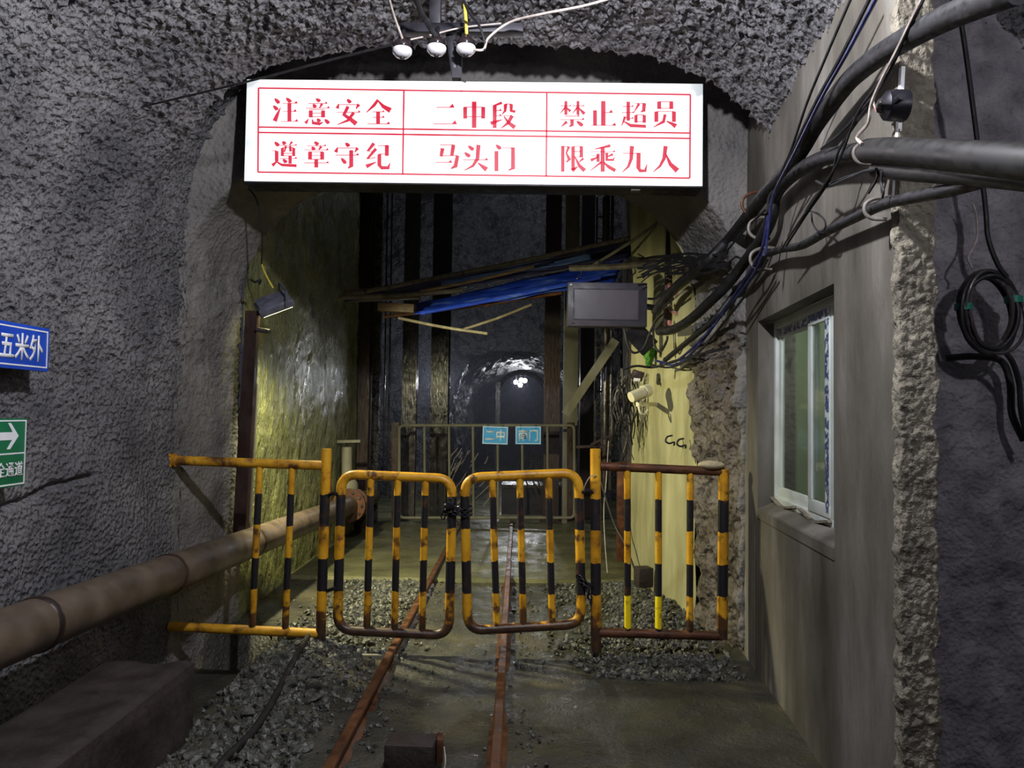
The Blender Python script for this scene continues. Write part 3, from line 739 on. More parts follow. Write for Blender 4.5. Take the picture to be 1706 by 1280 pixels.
cable('overhead_wire', 'thin black wire strung from the left wall to the insulators', 'wire', [P(196, 187, 3.95), P(300, 163, 3.9), P(420, 134, 3.8), P(545, 101, 3.75), P(640, 77, 3.66), P(660, 70, 3.62)], 0.0055, M['wire'])
cable('overhead_wire', 'wire looping right from the insulators up to the vault', 'wire', [P(790, 83, 3.62), P(806, 82, 3.62), P(815, 62, 3.62), P(850, 37, 3.6), P(900, 24, 3.5), P(980, 8, 3.4), P(1060, -16, 3.3)], 0.006, M['palewire'])
cable('overhead_wire', 'black wire dropping to the right insulator clip', 'wire', [P(768, -14, 3.4), P(780, 18, 3.5), P(798, 42, 3.58), P(808, 72, 3.62), P(806, 84, 3.62)], 0.0065, M['wire'])
cable('overhead_wire', 'twisted dark wires reaching down to the middle insulator', 'wire', [P(690, -12, 3.4), P(701, 18, 3.5), P(714, 42, 3.58), P(726, 62, 3.62), P(728, 74, 3.63)], 0.013, M['wire'])
cable('overhead_wire', 'pale wire reaching down to the leftmost insulator', 'wire', [P(646, -10, 3.4), P(656, 25, 3.52), P(668, 58, 3.6), P(674, 74, 3.63)], 0.006, M['palewire'])
cable('overhead_wire', 'wire standing up from the rightmost insulator', 'wire', [P(774, 8, 3.62), P(776, 30, 3.6), P(777, 50, 3.62), P(778, 72, 3.63)], 0.008, M['yellowwire'])
cable('overhead_wire', 'wire tail running from the hanger to the top of the sign', 'wire', [P(762, 128, 3.74), P(768, 134, 4.2), P(776, 137, YS + 0.02)], 0.005, M['wire'])
cable('overhead_wire', 'thin pale wire crossing the hanger crossbar', 'wire', [P(684, 66, 3.66), P(720, 58, 3.67), P(770, 46, 3.67), P(835, 39, 3.66)], 0.004, M['palewire'])

# ================================================================== the barrier: two fixed railings and two gate leaves
YF = 4.84


def post(mb, px0, py0, px1, py1, r): mb.tube([P(px0, py0, YF), P(px1, py1, YF)], r, 14)


def rod(name, a, b, r, m, parent, label=None):
    mb = MB(); mb.tube([a, b], r, 14); return tag(mb.build(name, m, parent), label)


root = thing('railing', 'yellow and black railing joining the left wall to the gate', 'railing', P(480, 1060, YF), 'fixed railings beside the gate')
rod('post', P(544, 748, YF), P(533, 1096, YF), 0.031, M['stripe'], root)
rod('top_rail', P(284, 767, YF), P(541, 776, YF), 0.030, M['rail_paint'], root)
rod('bottom_rail', P(282, 1044, YF), P(535, 1056, YF), 0.029, M['rail_paint'], root)
rod('bar', P(433, 772, YF), P(420, 1048, YF), 0.021, M['stripe'], root)
rod('bar', P(487, 774, YF), P(475, 1052, YF), 0.021, M['stripe'], root)
mb = MB(); a = P(280, 767, YF)
mb.tube([a + Vector((-0.03, 0, 0)), a + Vector((0.012, 0, 0))], 0.065, 18); mb.tube([a, a + Vector((0.05, 0, 0))], 0.04, 14)
for k in range(4):
    q = Vector((0.012, 0.045 * math.cos(k * 1.57 + 0.78), 0.045 * math.sin(k * 1.57 + 0.78))); mb.tube([a + q, a + q + Vector((0.02, 0, 0))], 0.011, 6)
mb.build('wall_flange', M['rail_paint'], root)

root = thing('railing', 'yellow and black railing joining the gate to the booth wall', 'railing', P(1100, 1060, YF), 'fixed railings beside the gate')
rod('post', P(992, 748, YF), P(993, 1086, YF), 0.033, M['stripe'], root)
rod('post', P(1206, 782, YF), P(1203, 1064, YF), 0.033, M['stripe'], root)
tag(rod('top_rail', P(1000, 777, YF), P(1206, 786, YF), 0.028, M['rust'], root), 'rusty brown top rail')
rod('bottom_rail', P(998, 1054, YF), P(1203, 1060, YF), 0.028, M['rust'], root)
rod('bar', P(1045, 781, YF), P(1046, 1052, YF), 0.021, M['stripe_lit_foot'], root, 'bar with a clean yellow foot and light painted on it')
rod('bar', P(1097, 783, YF), P(1097, 1054, YF), 0.021, M['stripe_lit_foot'], root, 'bar with a clean yellow foot and light painted on it')
rod('bar', P(1150, 785, YF), P(1149, 1056, YF), 0.021, M['stripe'], root)


def leaf(label, c, bars, base):
    root = thing('gate_leaf', label, 'gate', P(base[0], base[1], YF), 'gate leaves across the rails')
    pts = []
    for i in range(4):                       # rounded corners
        A, B, D_ = [Vector(P(*c[(i + k) % 4], YF)) for k in (-1, 0, 1)]
        r = 0.105; u = B + (A - B).normalized() * r; v = B + (D_ - B).normalized() * r
        for k in range(9):
            t = k / 8; pts.append(u * (1 - t) ** 2 + B * 2 * t * (1 - t) + v * t * t)
    mb = MB(); mb.tube(pts, 0.030, 14, closed=True); mb.build('gate_frame', M['stripe'], root)
    for a, b in bars: rod('bar', P(*a, YF), P(*b, YF), 0.022, M['stripe'], root)
    return root


gl = leaf('left yellow and black gate leaf chained to its neighbour', [(569, 790), (754, 798), (748, 1059), (562, 1050)],
          [((618, 793), (611, 1050)), ((663, 795), (657, 1053)), ((709, 797), (703, 1055))], (655, 1060))
for z in (826, 985):
    mb = MB(); mb.tube([P(545, z, YF - 0.005), P(556, z - 4, YF - 0.04), P(568, z, YF - 0.005)], 0.012, 8); mb.build('hinge', M['black_steel'], gl)
gr = leaf('right yellow and black gate leaf hung from the taller post', [(774, 796), (964, 788), (969, 1040), (779, 1051)],
          [((820, 795), (828, 1050)), ((866, 793), (872, 1047)), ((914, 791), (920, 1044))], (872, 1050))
for z in (822, 978):
    mb = MB(); mb.tube([P(966, z, YF - 0.005), P(979, z - 5, YF - 0.045), P(992, z, YF - 0.005)], 0.012, 8); mb.build('hinge', M['black_steel'], gr)


def links(mb, pts, R=0.020, r=0.0048):
    pts = curve(pts, 6); d = 0; acc = [pts[0]]
    for a, b in zip(pts, pts[1:]):
        d += (b - a).length
        if d > R * 1.5: acc.append(b); d = 0
    for i, p in enumerate(acc):
        t = (acc[min(i + 1, len(acc) - 1)] - acc[max(i - 1, 0)]).normalized(); s_ = t.cross(Vector((0.3, 1, 0.2))).normalized(); u = t.cross(s_)
        if i % 2: s_ = u
        mb.tube([p + t * R * math.cos(k * 0.628) + s_ * R * 0.6 * math.sin(k * 0.628) for k in range(10)], r, 6, closed=True)


mb = MB()
ch = []
for k in range(15):
    th = k / 14 * 2 * math.pi; cpt = P(762, 846, YF); ch.append(cpt + Vector((0.085 * math.cos(th), 0.05 * math.sin(th), 0.012 * math.sin(th * 2))))
links(mb, ch)
links(mb, [P(743, 846, YF - 0.04), P(737, 854, YF - 0.05), P(740, 866, YF - 0.045)])
links(mb, [c_ + Vector((0, -0.004, -0.03)) for c_ in ch])
tag(mb.build('chain', M['black_steel']), 'dark chain wrapped around the meeting stiles of both gate leaves', 'chain')
mb = MB(); links(mb, [P(965, 962, YF - 0.035), P(975, 968, YF - 0.05), P(981, 985, YF - 0.05), P(984, 1004, YF - 0.045)]); links(mb, [P(968, 968, YF - 0.04), P(978, 978, YF - 0.06), P(979, 992, YF - 0.05)])
tag(mb.build('chain', M['black_steel']), 'dark chain hanging between the right gate leaf and its post', 'chain')
mb = MB(); c_ = P(750, 842, YF - 0.07); mb.box(c_, (0.05, 0.022, 0.042), bev=0.006)
root = thing('padlock', 'black padlock on the chain at the middle of the gate', 'padlock', c_); mb.build('lock_body', M['black_steel'], root)
mb = MB(); mb.tube([c_ + Vector((0.016 * math.cos(k / 8 * math.pi), 0, 0.02 + 0.026 * math.sin(k / 8 * math.pi))) for k in range(9)], 0.004, 8); mb.build('shackle', M['wet_steel'], root)
mb = MB(); bmesh.ops.create_icosphere(mb.bm, subdivisions=3, radius=1, matrix=Matrix.Translation(P(1185, 775, YF - 0.01)) @ Matrix.Diagonal((0.085, 0.05, 0.028, 1)))
for v in mb.bm.verts: v.co += v.co.normalized() * noise.noise(v.co * 25) * 0.006
tag(mb.build('stone', M['stone']), 'pale stone lying on the end of the right railing', 'stone')
cable('tie_wire', 'wire twisted round the top of the right gate post', 'wire', [P(972, 818, YF - 0.03), P(976, 806, YF - 0.05), P(984, 794, YF - 0.05), P(994, 793, YF - 0.04)], 0.0035, M['palewire'])

# ================================================================== rails and the ground between them
for x, lab in ((-0.75, 'left rusty rail running under the left gate leaf'), (-0.076, 'right rusty rail running under the right gate leaf')):
    prof = [(-0.045, -0.02), (0.045, -0.02), (0.045, -0.008), (0.010, 0.004), (0.010, 0.032), (0.024, 0.040), (0.024, 0.058), (0.018, 0.064), (-0.018, 0.064), (-0.024, 0.058), (-0.024, 0.040), (-0.010, 0.032), (-0.010, 0.004), (-0.045, -0.008)]
    mb = MB(); mb.prism([(x + a, -0.8, z + 0.005) for a, z in prof], (0, 1, 0), 11.6)
    tag(mb.build('rail', M['rail'], smooth=False), lab, 'rail', 'track rails')

p = PZ(684, 1290, 0.0)
root = thing('steel_block', 'rusty steel block lying between the rails at the front', 'block', (p.x, p.y, 0.02))
mb = MB(); mb.box((p.x - 0.005, p.y + 0.05, 0.062), (0.205, 0.14, 0.12), Matrix.Rotation(-0.05, 3, 'Z'), 0.008); mb.build('block_body', M['kerb'], root)
mb = MB(); mb.box((p.x + 0.112, p.y + 0.08, 0.075), (0.028, 0.08, 0.10), Matrix.Rotation(0.1, 3, 'Z'), 0.006); mb.build('side_lug', M['rust'], root)
cable('wire_offcut', 'bent bare wire beside the steel block', 'wire', [(p.x + 0.135, p.y + 0.03, 0.10), (p.x + 0.145, p.y - 0.01, 0.06), (p.x + 0.14, p.y - 0.03, 0.03), (p.x + 0.13, p.y - 0.06, 0.012)], 0.003, M['palewire'])

mb = MB(); mb.box((-1.66, 2.3, 0.06), (0.42, 2.5, 0.60), bev=0.05)
bmesh.ops.subdivide_edges(mb.bm, edges=mb.bm.edges[:], cuts=6, use_grid_fill=True)
for v in mb.bm.verts: v.co += Vector((1, 1, 1)) * (noise.noise(v.co * 4) * 0.03 + noise.noise(v.co * 13) * 0.012)
tag(mb.build('concrete_kerb', M['kerb']), 'low reddish concrete kerb under the pipe at the left front', 'kerb', kind='thing')
mb = MB(); a, b = P(555, 1094, 4.84), P(668, 1098, 4.84)
pa, pb = PZ(556, 1094, 0.02), PZ(662, 1098, 0.02)
mb.box(((pa.x + pb.x) / 2, pa.y, 0.0), (pb.x - pa.x, 0.03, 0.07)); tag(mb.build('edge_strip', M['grey_post'], smooth=False), 'narrow concrete edge strip on the ground left of the left rail', 'strip')


# crushed stone
def stone(bm, c, r, seed, sub=1):
    q = Matrix.Rotation(seed * 1.7, 4, 'Z') @ Matrix.Rotation(seed * 2.3, 4, 'X')
    t = bmesh.ops.create_icosphere(bm, subdivisions=sub, radius=1, matrix=Matrix.Translation(c) @ q @ Matrix.Diagonal((r, r * (0.6 + 0.35 * math.sin(seed)), r * (0.5 + 0.25 * math.cos(seed * 3)), 1)))
    for v in t['verts']:
        v.co += Vector((noise.noise(v.co * (0.9 / r) + Vector((seed, 0, 0))), noise.noise(v.co * (0.9 / r) + Vector((0, seed, 7))), noise.noise(v.co * (0.9 / r) + Vector((3, 0, seed))))) * r * 0.55


ico = bmesh.new(); bmesh.ops.create_icosphere(ico, subdivisions=1, radius=1); IV = np.array([v.co[:] for v in ico.verts]); IF = np.array([[v.index for v in f.verts] for f in ico.faces]); ico.free()
rng = np.random.default_rng(5)


def scatter(name, m, label, n, region, size):
    Vs, Fs = [], []; k = 0; tries = 0
    while k < n and tries < n * 30:
        tries += 1
        x, y, keep = region()
        if not keep or abs(x + 0.75) < 0.05 or abs(x + 0.076) < 0.05: continue
        r = size[0] + (size[1] - size[0]) * rng.random() ** 2.5
        q = np.linalg.qr(rng.normal(size=(3, 3)))[0]
        v = (IV * (1 + rng.uniform(-0.28, 0.28, (len(IV), 1))) * np.array([1, rng.uniform(0.55, 0.95), rng.uniform(0.4, 0.8)]) * r) @ q.T
        Vs.append(v + np.array([x, y, ground(x, y) + r * 0.25])); Fs.append(IF + k * len(IV)); k += 1
    me = bpy.data.meshes.new(name); me.from_pydata(np.vstack(Vs).tolist(), [], np.vstack(Fs).tolist())
    return tag(link(name, me, m), label, 'gravel', kind='stuff')


def reg_left():
    y = rng.uniform(2.6, 6.9); x = rng.normal(-1.18 + 0.03 * (y - 4), 0.2); return x, y, -1.75 < x < -0.80 - (0.12 if y < 4 else 0)


def reg_right():
    y = rng.uniform(4.45, 6.93); x = rng.normal(0.9, 0.3); f = (x - 0.30) * 1.0 + (y - 4.7) * 0.5
    return x, y, 0.22 < x < 1.33 - 0.167 * max(0, y - 5.5) and f > 0.05


def reg_mid():
    y = rng.uniform(3.0, 6.9); x = rng.choice([rng.normal(-0.66, 0.09), rng.normal(-0.86, 0.1), rng.normal(0.02, 0.09)]); return x, y, True


scatter('gravel', M['gravel'], 'dark wet gravel spread along the left of the track', 5200, reg_left, (0.010, 0.036))
scatter('gravel', M['gravel'], 'pale gravel heaped behind the right railing', 3600, reg_right, (0.010, 0.034))
scatter('gravel', M['gravel'], 'thin gravel along both rails', 700, reg_mid, (0.006, 0.022))
rs = random.Random(3)
for k in range(26):
    y = rs.uniform(2.9, 4.7); x = rs.gauss(-1.2, 0.14); r = rs.uniform(0.035, 0.06)
    x = max(-1.42, min(-0.92, x))
    bm = bmesh.new(); c = Vector((x, y, ground(x, y) + r * 0.3)); stone(bm, c, r, k + 1.3, 2)
    mb = MB(); mb.bm.free(); mb.bm = bm
    tag(mb.build('rock', M['gravel'], smooth=False), 'broken grey rock lying on the gravel left of the track', 'rock', 'loose rocks on the left gravel')

# hose
hp = [PZ(521, 1047, 0.12), PZ(508, 1078, 0.08), PZ(488, 1120, 0.06), PZ(455, 1180, 0.05), PZ(420, 1235, 0.03), PZ(380, 1275, 0.02), PZ(350, 1310, 0.02)]
for h in hp: h.z = max(h.z, ground(h.x, h.y) + 0.03)
cable('hose', 'black hose snaking over the gravel left of the track', 'hose', hp, 0.017, M['cable'], seg=12)

# ================================================================== the big pipe on the left wall
def pp(y): t = (y - 2.76) / 4.7; return Vector((-1.86 + 0.0 * t, y, 0.666 - 0.161 * t))


root = thing('pipe', 'large dirty brown pipe running along the left wall', 'pipe', (-1.86, 4, 0.5))
ends = [1.2, 3.02, 4.15, 5.45, 8.6]
for a, b in zip(ends, ends[1:]):
    mb = MB(); mb.tube([pp(a + 0.004), pp((a + b) / 2), pp(b - 0.004)], 0.104, 32); mb.build('pipe_section', M['pipe'], root, sharp=0.5)
for y in ends[1:4]:
    mb = MB(); mb.tube([pp(y - 0.02), pp(y - 0.012), pp(y + 0.012), pp(y + 0.02)], [0.104, 0.110, 0.110, 0.104], 32); tag(mb.build('weld_band', M['dark_steel'], root), 'dark weld band')
for y in (8.55, 8.72):
    fl = MB(); fl.tube([pp(y), pp(y + 0.035)], 0.185, 28); f = fl.build('flange', M['rust'], root, sharp=0.5)
    for k in range(10):
        mb = MB(); q = Vector((0.15 * math.cos(k * 0.628), 0, 0.15 * math.sin(k * 0.628))); mb.tube([pp(y) + q - Vector((0, 0.02, 0)), pp(y) + q + Vector((0, 0.05, 0))], 0.016, 6); mb.build('bolt', M['wet_steel'], f)
mb = MB(); mb.tube([pp(8.7), pp(9.9)], 0.104, 24); mb.build('pipe_section', M['pipe'], root)

# steel channel at the corner of the left wall
root = thing('channel_post', 'rusty steel channel post standing at the left portal corner', 'post', P(398, 905, 5.35), kind='thing')
a, b = P(419, 518, 5.35), P(396, 925, 5.35); Z = (a - b).normalized()
mb = MB(); mb.bar(a, b, 0.085, 0.008); mb.bar(a + Vector((-0.04, 0.03, 0)), b + Vector((-0.04, 0.03, 0)), 0.008, 0.06); mb.bar(a + Vector((0.04, 0.03, 0)), b + Vector((0.04, 0.03, 0)), 0.008, 0.06); mb.build('channel', M['dark_steel'], root, smooth=False)
mb = MB(); a = P(428, 549, 5.33); mb.tube([a, P(450, 553, 5.30)], 0.017, 12); tag(mb.build('stub_pipe', M['wet_steel'], root), 'short bright stub of pipe')
mb = MB(); a, b = P(424, 640, 5.45), P(411, 900, 5.45); mb.bar(a, b, 0.05, 0.03); tag(mb.build('concrete_strip', M['grey_post'], root), 'pale strip beside the channel')

# flood lamp on the left wall
LP = P(457, 508, 5.42)
root = thing('flood_lamp', 'grey flood lamp tilted downward on the left wall above the channel post', 'lamp', LP)
d0 = Vector((-0.30, -0.55, -0.62))
ax_out = Vector((0.20, 0.52, -0.83)).normalized()           # the way it shines: down and on along the passage
long = (P(478, 488, 5.42) - P(441, 532, 5.42)).normalized(); long = (long - ax_out * long.dot(ax_out)).normalized(); sd = ax_out.cross(long)
RL = Matrix((long, sd, -ax_out)).transposed()
mb = MB(); mb.box(LP, (0.25, 0.20, 0.06), RL, 0.012)
lb = mb.build('lamp_housing', M['plate_grey'], root)
for k in range(5):
    mb = MB(); mb.box(LP - ax_out * 0.042 + sd * (k - 2) * 0.036, (0.22, 0.008, 0.03), RL); mb.build('cooling_fin', M['plate_grey'], lb, smooth=False)
mb = MB(); mb.box(LP + ax_out * 0.032, (0.21, 0.16, 0.004), RL); tag(mb.build('lamp_lens', emit('lit_yellow_lens', (1.0, 0.93, 0.45, 1), 14), root, smooth=False), 'lit yellowish lens')
mb = MB(); q = LP + long * 0.06
mb.tube([q + sd * 0.11, q + sd * 0.115 - ax_out * 0.10 + long * 0.04, q - sd * 0.115 - ax_out * 0.10 + long * 0.04, q - sd * 0.11], 0.008, 6); mb.build('lamp_bracket', M['plate_grey'], root)
lamp('flood_light', 'SPOT', LP + ax_out * 0.05, 410, (1.0, 0.94, 0.58), 0.06, aim=LP + Vector((0.55, 0.5, -0.72)), spot=128, blend=0.55)
mb = MB(); mb.tube(curve([P(414, 314, 4.98), P(426, 330, 5.02), P(435, 365, 5.1), P(437, 405, 5.2), P(436, 440, 5.3)], 8), 0.006, 8); mb.build('cord', M['wire'], root)
mb = MB(); mb.tube(curve([P(436, 440, 5.3), P(440, 452, 5.34), P(447, 466, 5.38), P(455, 480, 5.40)], 8), 0.0065, 8); tag(mb.build('cord', M['yellowwire'], root), 'yellow length of cord')
cable('wall_hook', 'small dark hook on the left wall beside the flood lamp', 'hook', [P(418, 466, 5.3), P(425, 470, 5.25), P(434, 466, 5.25), P(432, 473, 5.28)], 0.008, M['wire'])

# ================================================================== steel of the shaft station
def column(name, lab, px0, px1, Y, m, depth=0.16, top=6.5, hbeam=True):
    a, b = P(px0, 720, Y), P(px1, 720, Y); wd = b.x - a.x; x = (a.x + b.x) / 2
    root = thing(name, lab, 'column', (x, Y + depth / 2, 0), 'steel columns of the shaft station', 'thing')
    z0 = 0.02 if Y < 10.5 else 0
    mb = MB(); mb.box((x, Y + 0.008, (top + z0) / 2), (wd, 0.016, top - z0)); mb.build('front_flange', m, root, smooth=False)
    mb = MB(); mb.box((x, Y + depth / 2, (top + z0) / 2), (0.014, depth - 0.03, top - z0)); mb.build('column_web', m, root, smooth=False)
    mb = MB(); mb.box((x, Y + depth - 0.008, (top + z0) / 2), (wd, 0.016, top - z0)); mb.build('rear_flange', m, root, smooth=False)
    mb = MB(); mb.box((x, Y + depth / 2, z0 + 0.01), (wd + 0.08, depth + 0.08, 0.02)); mb.build('base_plate', m, root, smooth=False)
    return root


column('steel_column', 'dark brown steel column against the end of the wet left wall', 580, 613, 9.85, M['dark_steel'], 0.2)
column('steel_column', 'wet glinting steel column behind the left end of the inner gate', 668, 692, 10.9, M['wet_steel'])
column('steel_column', 'dark steel column left of the far tunnel mouth', 716, 745, 11.1, M['wet_black'], 0.3)
column('steel_column', 'brown steel column right of the far tunnel mouth', 906, 932, 10.9, M['dark_steel'], 0.2)
mb = MB(); a, b = P(938, 720, 10.65), P(962, 720, 10.65); mb.box(((a.x + b.x) / 2, 10.72, 3.25), (b.x - a.x, 0.14, 6.5), bev=0.01)
tag(mb.build('concrete_post', M['grey_post']), 'pale square post beside the brown steel column', 'post', kind='thing')
mb = MB(); a, b = P(614, 720, 10.3), P(630, 720, 10.3)
mb.box(((a.x + b.x) / 2, 10.36, 3.2), (b.x - a.x, 0.12, 6.4)); bmesh.ops.subdivide_edges(mb.bm, edges=[e for e in mb.bm.edges if abs((e.verts[0].co - e.verts[1].co).z) > 3], cuts=90)
for v in mb.bm.verts: v.co.x += 0.02 * noise.fractal(Vector((0, 0, v.co.z * 2.2)), 1, 2, 2)
tag(mb.build('wet_post', M['shaft_rock']), 'narrow wet glistening post right of the dark brown column', 'post', kind='thing')
for px, lab in ((648, 'thin wet guide rope left of the glinting column'), (640, 'second guide rope hanging left of the thin wet one')):
    mb = MB(); a = P(px, 720, 10.8); mb.tube([(a.x, 10.8, 0.3 if px == 648 else 0.9), (a.x - 0.03, 10.8, 6.4)], 0.012, 8); tag(mb.build('guide_rope', M['wet_steel']), lab, 'rope')
for px, r, lab in ((1008, 0.035, 'wet vertical pipe beside the ladder'), (1017, 0.02, 'thin vertical pipe right of the wet pipe')):
    mb = MB(); a = P(px, 720, 9.4); mb.tube([(a.x, 9.4, 0.6), (a.x, 9.4, 5)], r, 12); tag(mb.build('vertical_pipe', M['wet_steel']), lab, 'pipe')
mb = MB(); a, b = P(966, 720, 11.3), P(988, 720, 11.3); mb.box(((a.x + b.x) / 2, 11.4, 3.2), (b.x - a.x, 0.2, 6.4)); tag(mb.build('timber_post', M['dark_steel'], smooth=False), 'dark post standing behind the diagonal brace', 'post', kind='thing')
# ladder
root = thing('ladder', 'narrow steel ladder on the right side of the shaft', 'ladder', P(996, 740, 9.5))
for px in (991, 1002):
    mb = MB(); a = P(px, 720, 9.5); mb.bar((a.x, 9.5, 1.1), (a.x, 9.5, 4.2), 0.022, 0.03); mb.build('stile', M['wet_steel'], root, smooth=False)
for k in range(11):
    mb = MB(); z = 1.25 + k * 0.27; mb.tube([(P(991, 720, 9.5).x, 9.5, z), (P(1002, 720, 9.5).x, 9.5, z)], 0.012, 8); mb.build('rung', M['wet_steel'], root)
mb = MB(); mb.bar(P(942, 690, 9.3), P(1026, 566, 9.1), 0.10, 0.07); tag(mb.build('diagonal_brace', M['grey_post'], smooth=False), 'grey diagonal brace rising to the right beside the pale square post', 'brace', kind='thing')
mb = MB(); mb.bar(P(1037, 770, 7.3), P(1036, 935, 7.3), 0.10, 0.08, bev=0.01); tag(mb.build('rusty_post', M['rust']), 'short rusty steel post behind the right railing', 'post', kind='thing')
mb = MB(); mb.bar(P(960, 745, 8.9), P(1022, 742, 8.9), 0.03, 0.03); tag(mb.build('angle_bar', M['dark_steel'], smooth=False), 'level dark angle bar right of the inner gate', 'bar')
mb = MB(); mb.bar(P(984, 741, 8.8), P(1021, 724, 8.8), 0.022, 0.022); tag(mb.build('angle_bar', M['dark_steel'], smooth=False), 'sloping dark bar above the level angle bar', 'bar')
cable('rope', 'thin dark rope slanting behind the first bar of the right railing', 'rope', [P(1000, 800, 7.0), P(1022, 870, 6.9), P(1040, 905, 6.8), P(1058, 950, 6.7)], 0.009, M['wire'])
cable('rope', 'thin pale wire hanging behind the right gate post', 'rope', [P(1014, 735, 7.4), P(1010, 800, 7.4), P(1006, 850, 7.2), P(1008, 905, 7.1), P(1012, 955, 7.05)], 0.005, M['palewire'])
mb = MB(); mb.box(P(1072, 961, 6.25), (0.125, 0.12, 0.155), Matrix.Rotation(0.25, 3, 'Z'), 0.012); tag(mb.build('timber_block', M['kerb']), 'reddish block on the gravel against the smooth lining', 'block')

# inner gate with its two plates
YG = 10.25
root = thing('inner_gate', 'thin grey-green steel gate across the shaft edge', 'gate', P(812, 866, YG))
pts = []
cc = [(665, 709), (957, 709), (957, 863), (665, 863)]
for i in range(4):
    A, B, D_ = [P(*cc[(i + k) % 4], YG) for k in (-1, 0, 1)]
    r = 0.07; u = B + (A - B).normalized() * r; v = B + (D_ - B).normalized() * r
    for k in range(7): t = k / 6; pts.append(u * (1 - t) ** 2 + B * 2 * t * (1 - t) + v * t * t)
mb = MB(); mb.tube(pts, 0.021, 10, closed=True); mb.build('gate_frame', M['grey_post'], root)
for px in (707, 748, 788, 829, 870, 912):
    mb = MB(); mb.tube([P(px, 709, YG), P(px + 1, 863, YG)], 0.017, 8); mb.build('bar', M['grey_post'], root)
for px in (662, 957):
    mb = MB(); mb.bar(P(px - 3 if px < 800 else px - 6, 704, YG + 0.1), P(px - 3 if px < 800 else px - 6, 872, YG + 0.1), 0.1, 0.06); mb.build('gate_post', M['dark_steel'], root, smooth=False)
for txt, c, tilt, lab in (('二中', (825, 725.5), 0.02, 'left sky-blue plate hung on the inner gate'), ('南门', (880, 725.5), -0.01, 'right sky-blue plate hung on the inner gate')):
    p = P(*c, YG - 0.05); R = Matrix.Rotation(tilt, 3, 'Y'); ex, ey = R @ Vector((1, 0, 0)), R @ Vector((0, 0, 1))
    root = thing('gate_sign', lab, 'sign', p - Vector((0, 0, 0.12)))
    mb = MB(); mb.box(p, (0.335, 0.012, 0.235), R); mb.build('sign_plate', M['sign_sky'], root, smooth=False)
    mb = MB(); frame_rect(mb, p - Vector((0, 0.0065, 0)), ex, ey, 0.325, 0.225, 0.009, 0.002); mb.build('sign_border', M['white'], root, smooth=False)
    text_part(txt, p - Vector((0, 0.0062, 0)), ex, ey, 0.155, 0.26, M['white'], root, 0.02)
    for s_ in (-0.1, 0.1):
        mb = MB(); mb.tube([p + ex * s_ + Vector((0, -0.008, 0.09)), p + ex * s_ + Vector((0, 0.02, 0.13)), p + ex * s_ + Vector((0, 0.06, 0.11))], 0.006, 6); mb.build('tie', M['wire'], root)

# wet platform, strands standing in for falling water, and loose wires beyond the gate
root = thing('steel_platform', 'wet steel platform edge shining behind the inner gate', 'platform', (0.32, 11.8, 0))
mb = MB(); a, b = P(836, 800, 11.6), P(948, 800, 11.6); mb.box(((a.x + b.x) / 2, 11.9, 0.42), (b.x - a.x, 0.6, 0.05)); mb.build('deck', M['wet_steel'], root, smooth=False)
mb = MB(); mb.box(((a.x + b.x) / 2, 11.66, 0.2), (b.x - a.x, 0.05, 0.4)); mb.build('front_beam', M['black_steel'], root, smooth=False)
rs = random.Random(11); mb = MB()
for k in range(34):
    px = rs.uniform(752, 822); py = rs.uniform(745, 835); ln = rs.uniform(9, 34); th = rs.uniform(0.75, 1.2); Y = rs.uniform(11.0, 11.5)
    a = P(px, py, Y); b = P(px - ln * math.cos(th), py + ln * math.sin(th), Y + 0.08); mb.tube([a, (a + b) / 2 + Vector((0.01, 0, 0)), b], 0.006, 5)
tag(mb.build('thin_strands', M['palewire']), 'streaks of falling water built as thin bright strands behind the middle of the inner gate', 'wires', kind='stuff')
mb = MB()
for k in range(14):
    px = rs.uniform(862, 908); py = rs.uniform(742, 770); Y = rs.uniform(11.0, 11.4)
    mb.tube(curve([P(px, py, Y), P(px - 5 + rs.uniform(-3, 3), py + 18, Y), P(px - 2, py + 36, Y), P(px + 4, py + 50, Y)], 4), 0.006, 5)
tag(mb.build('thin_strands', M['wet_steel']), 'hanging loops of thin wire below the right sky-blue plate', 'wires', kind='stuff')

# far tunnel: support set, lamp cluster
root = thing('support_set', 'dark steel arch set standing inside the far tunnel', 'arch', P(866, 700, 16) , kind='thing')
for px in (829, 912):
    mb = MB(); a = P(px, 700, 16); mb.bar((a.x, 16, 0), (a.x, 16, 2.15), 0.09, 0.1); mb.build('set_leg', M['wet_steel'], root, smooth=False)
mb = MB(); mb.tube(curve([P(826, 655, 16), P(842, 630, 16), P(868, 620, 16), P(896, 630, 16), P(915, 655, 16)], 6), 0.05, 8); mb.build('set_crown', M['wet_steel'], root)
LF = P(867, 637, 19)
root = thing('lamp_cluster', 'bright cluster of white bulbs deep in the far tunnel', 'lamp', LF)
for dx, dz in ((-0.11, 0.0), (0.11, 0.04), (0.0, -0.07), (0.02, 0.05)):
    mb = MB(); mb.ball(LF + Vector((dx, 0, dz)), 0.055); mb.build('bulb', M['bulb'], root)
for k, dx in enumerate((-0.1, 0.0, 0.1)):
    mb = MB(); mb.tube([LF + Vector((dx, 0, 0.05)), LF + Vector((dx * 1.4, 0, 0.45))], 0.012, 6); mb.build('hanger', M['wet_steel'], root)
lamp('far_lamp', 'POINT', LF - Vector((0, 0.25, 0.02)), 7, (0.9, 0.95, 1.0), 0.1)
lamp('far_beam', 'SPOT', LF - Vector((0, 0.3, 0.02)), 80, (0.92, 0.95, 1.0), 0.12, aim=(-0.2, 9, 1.2), spot=27, blend=0.4)
lamp('glint_helper_light', 'POINT', (-1.2, 11.6, 1.95), 40, (0.92, 0.95, 1.0), 0.10)  # unseen light added behind the columns for glints on the wet left wall

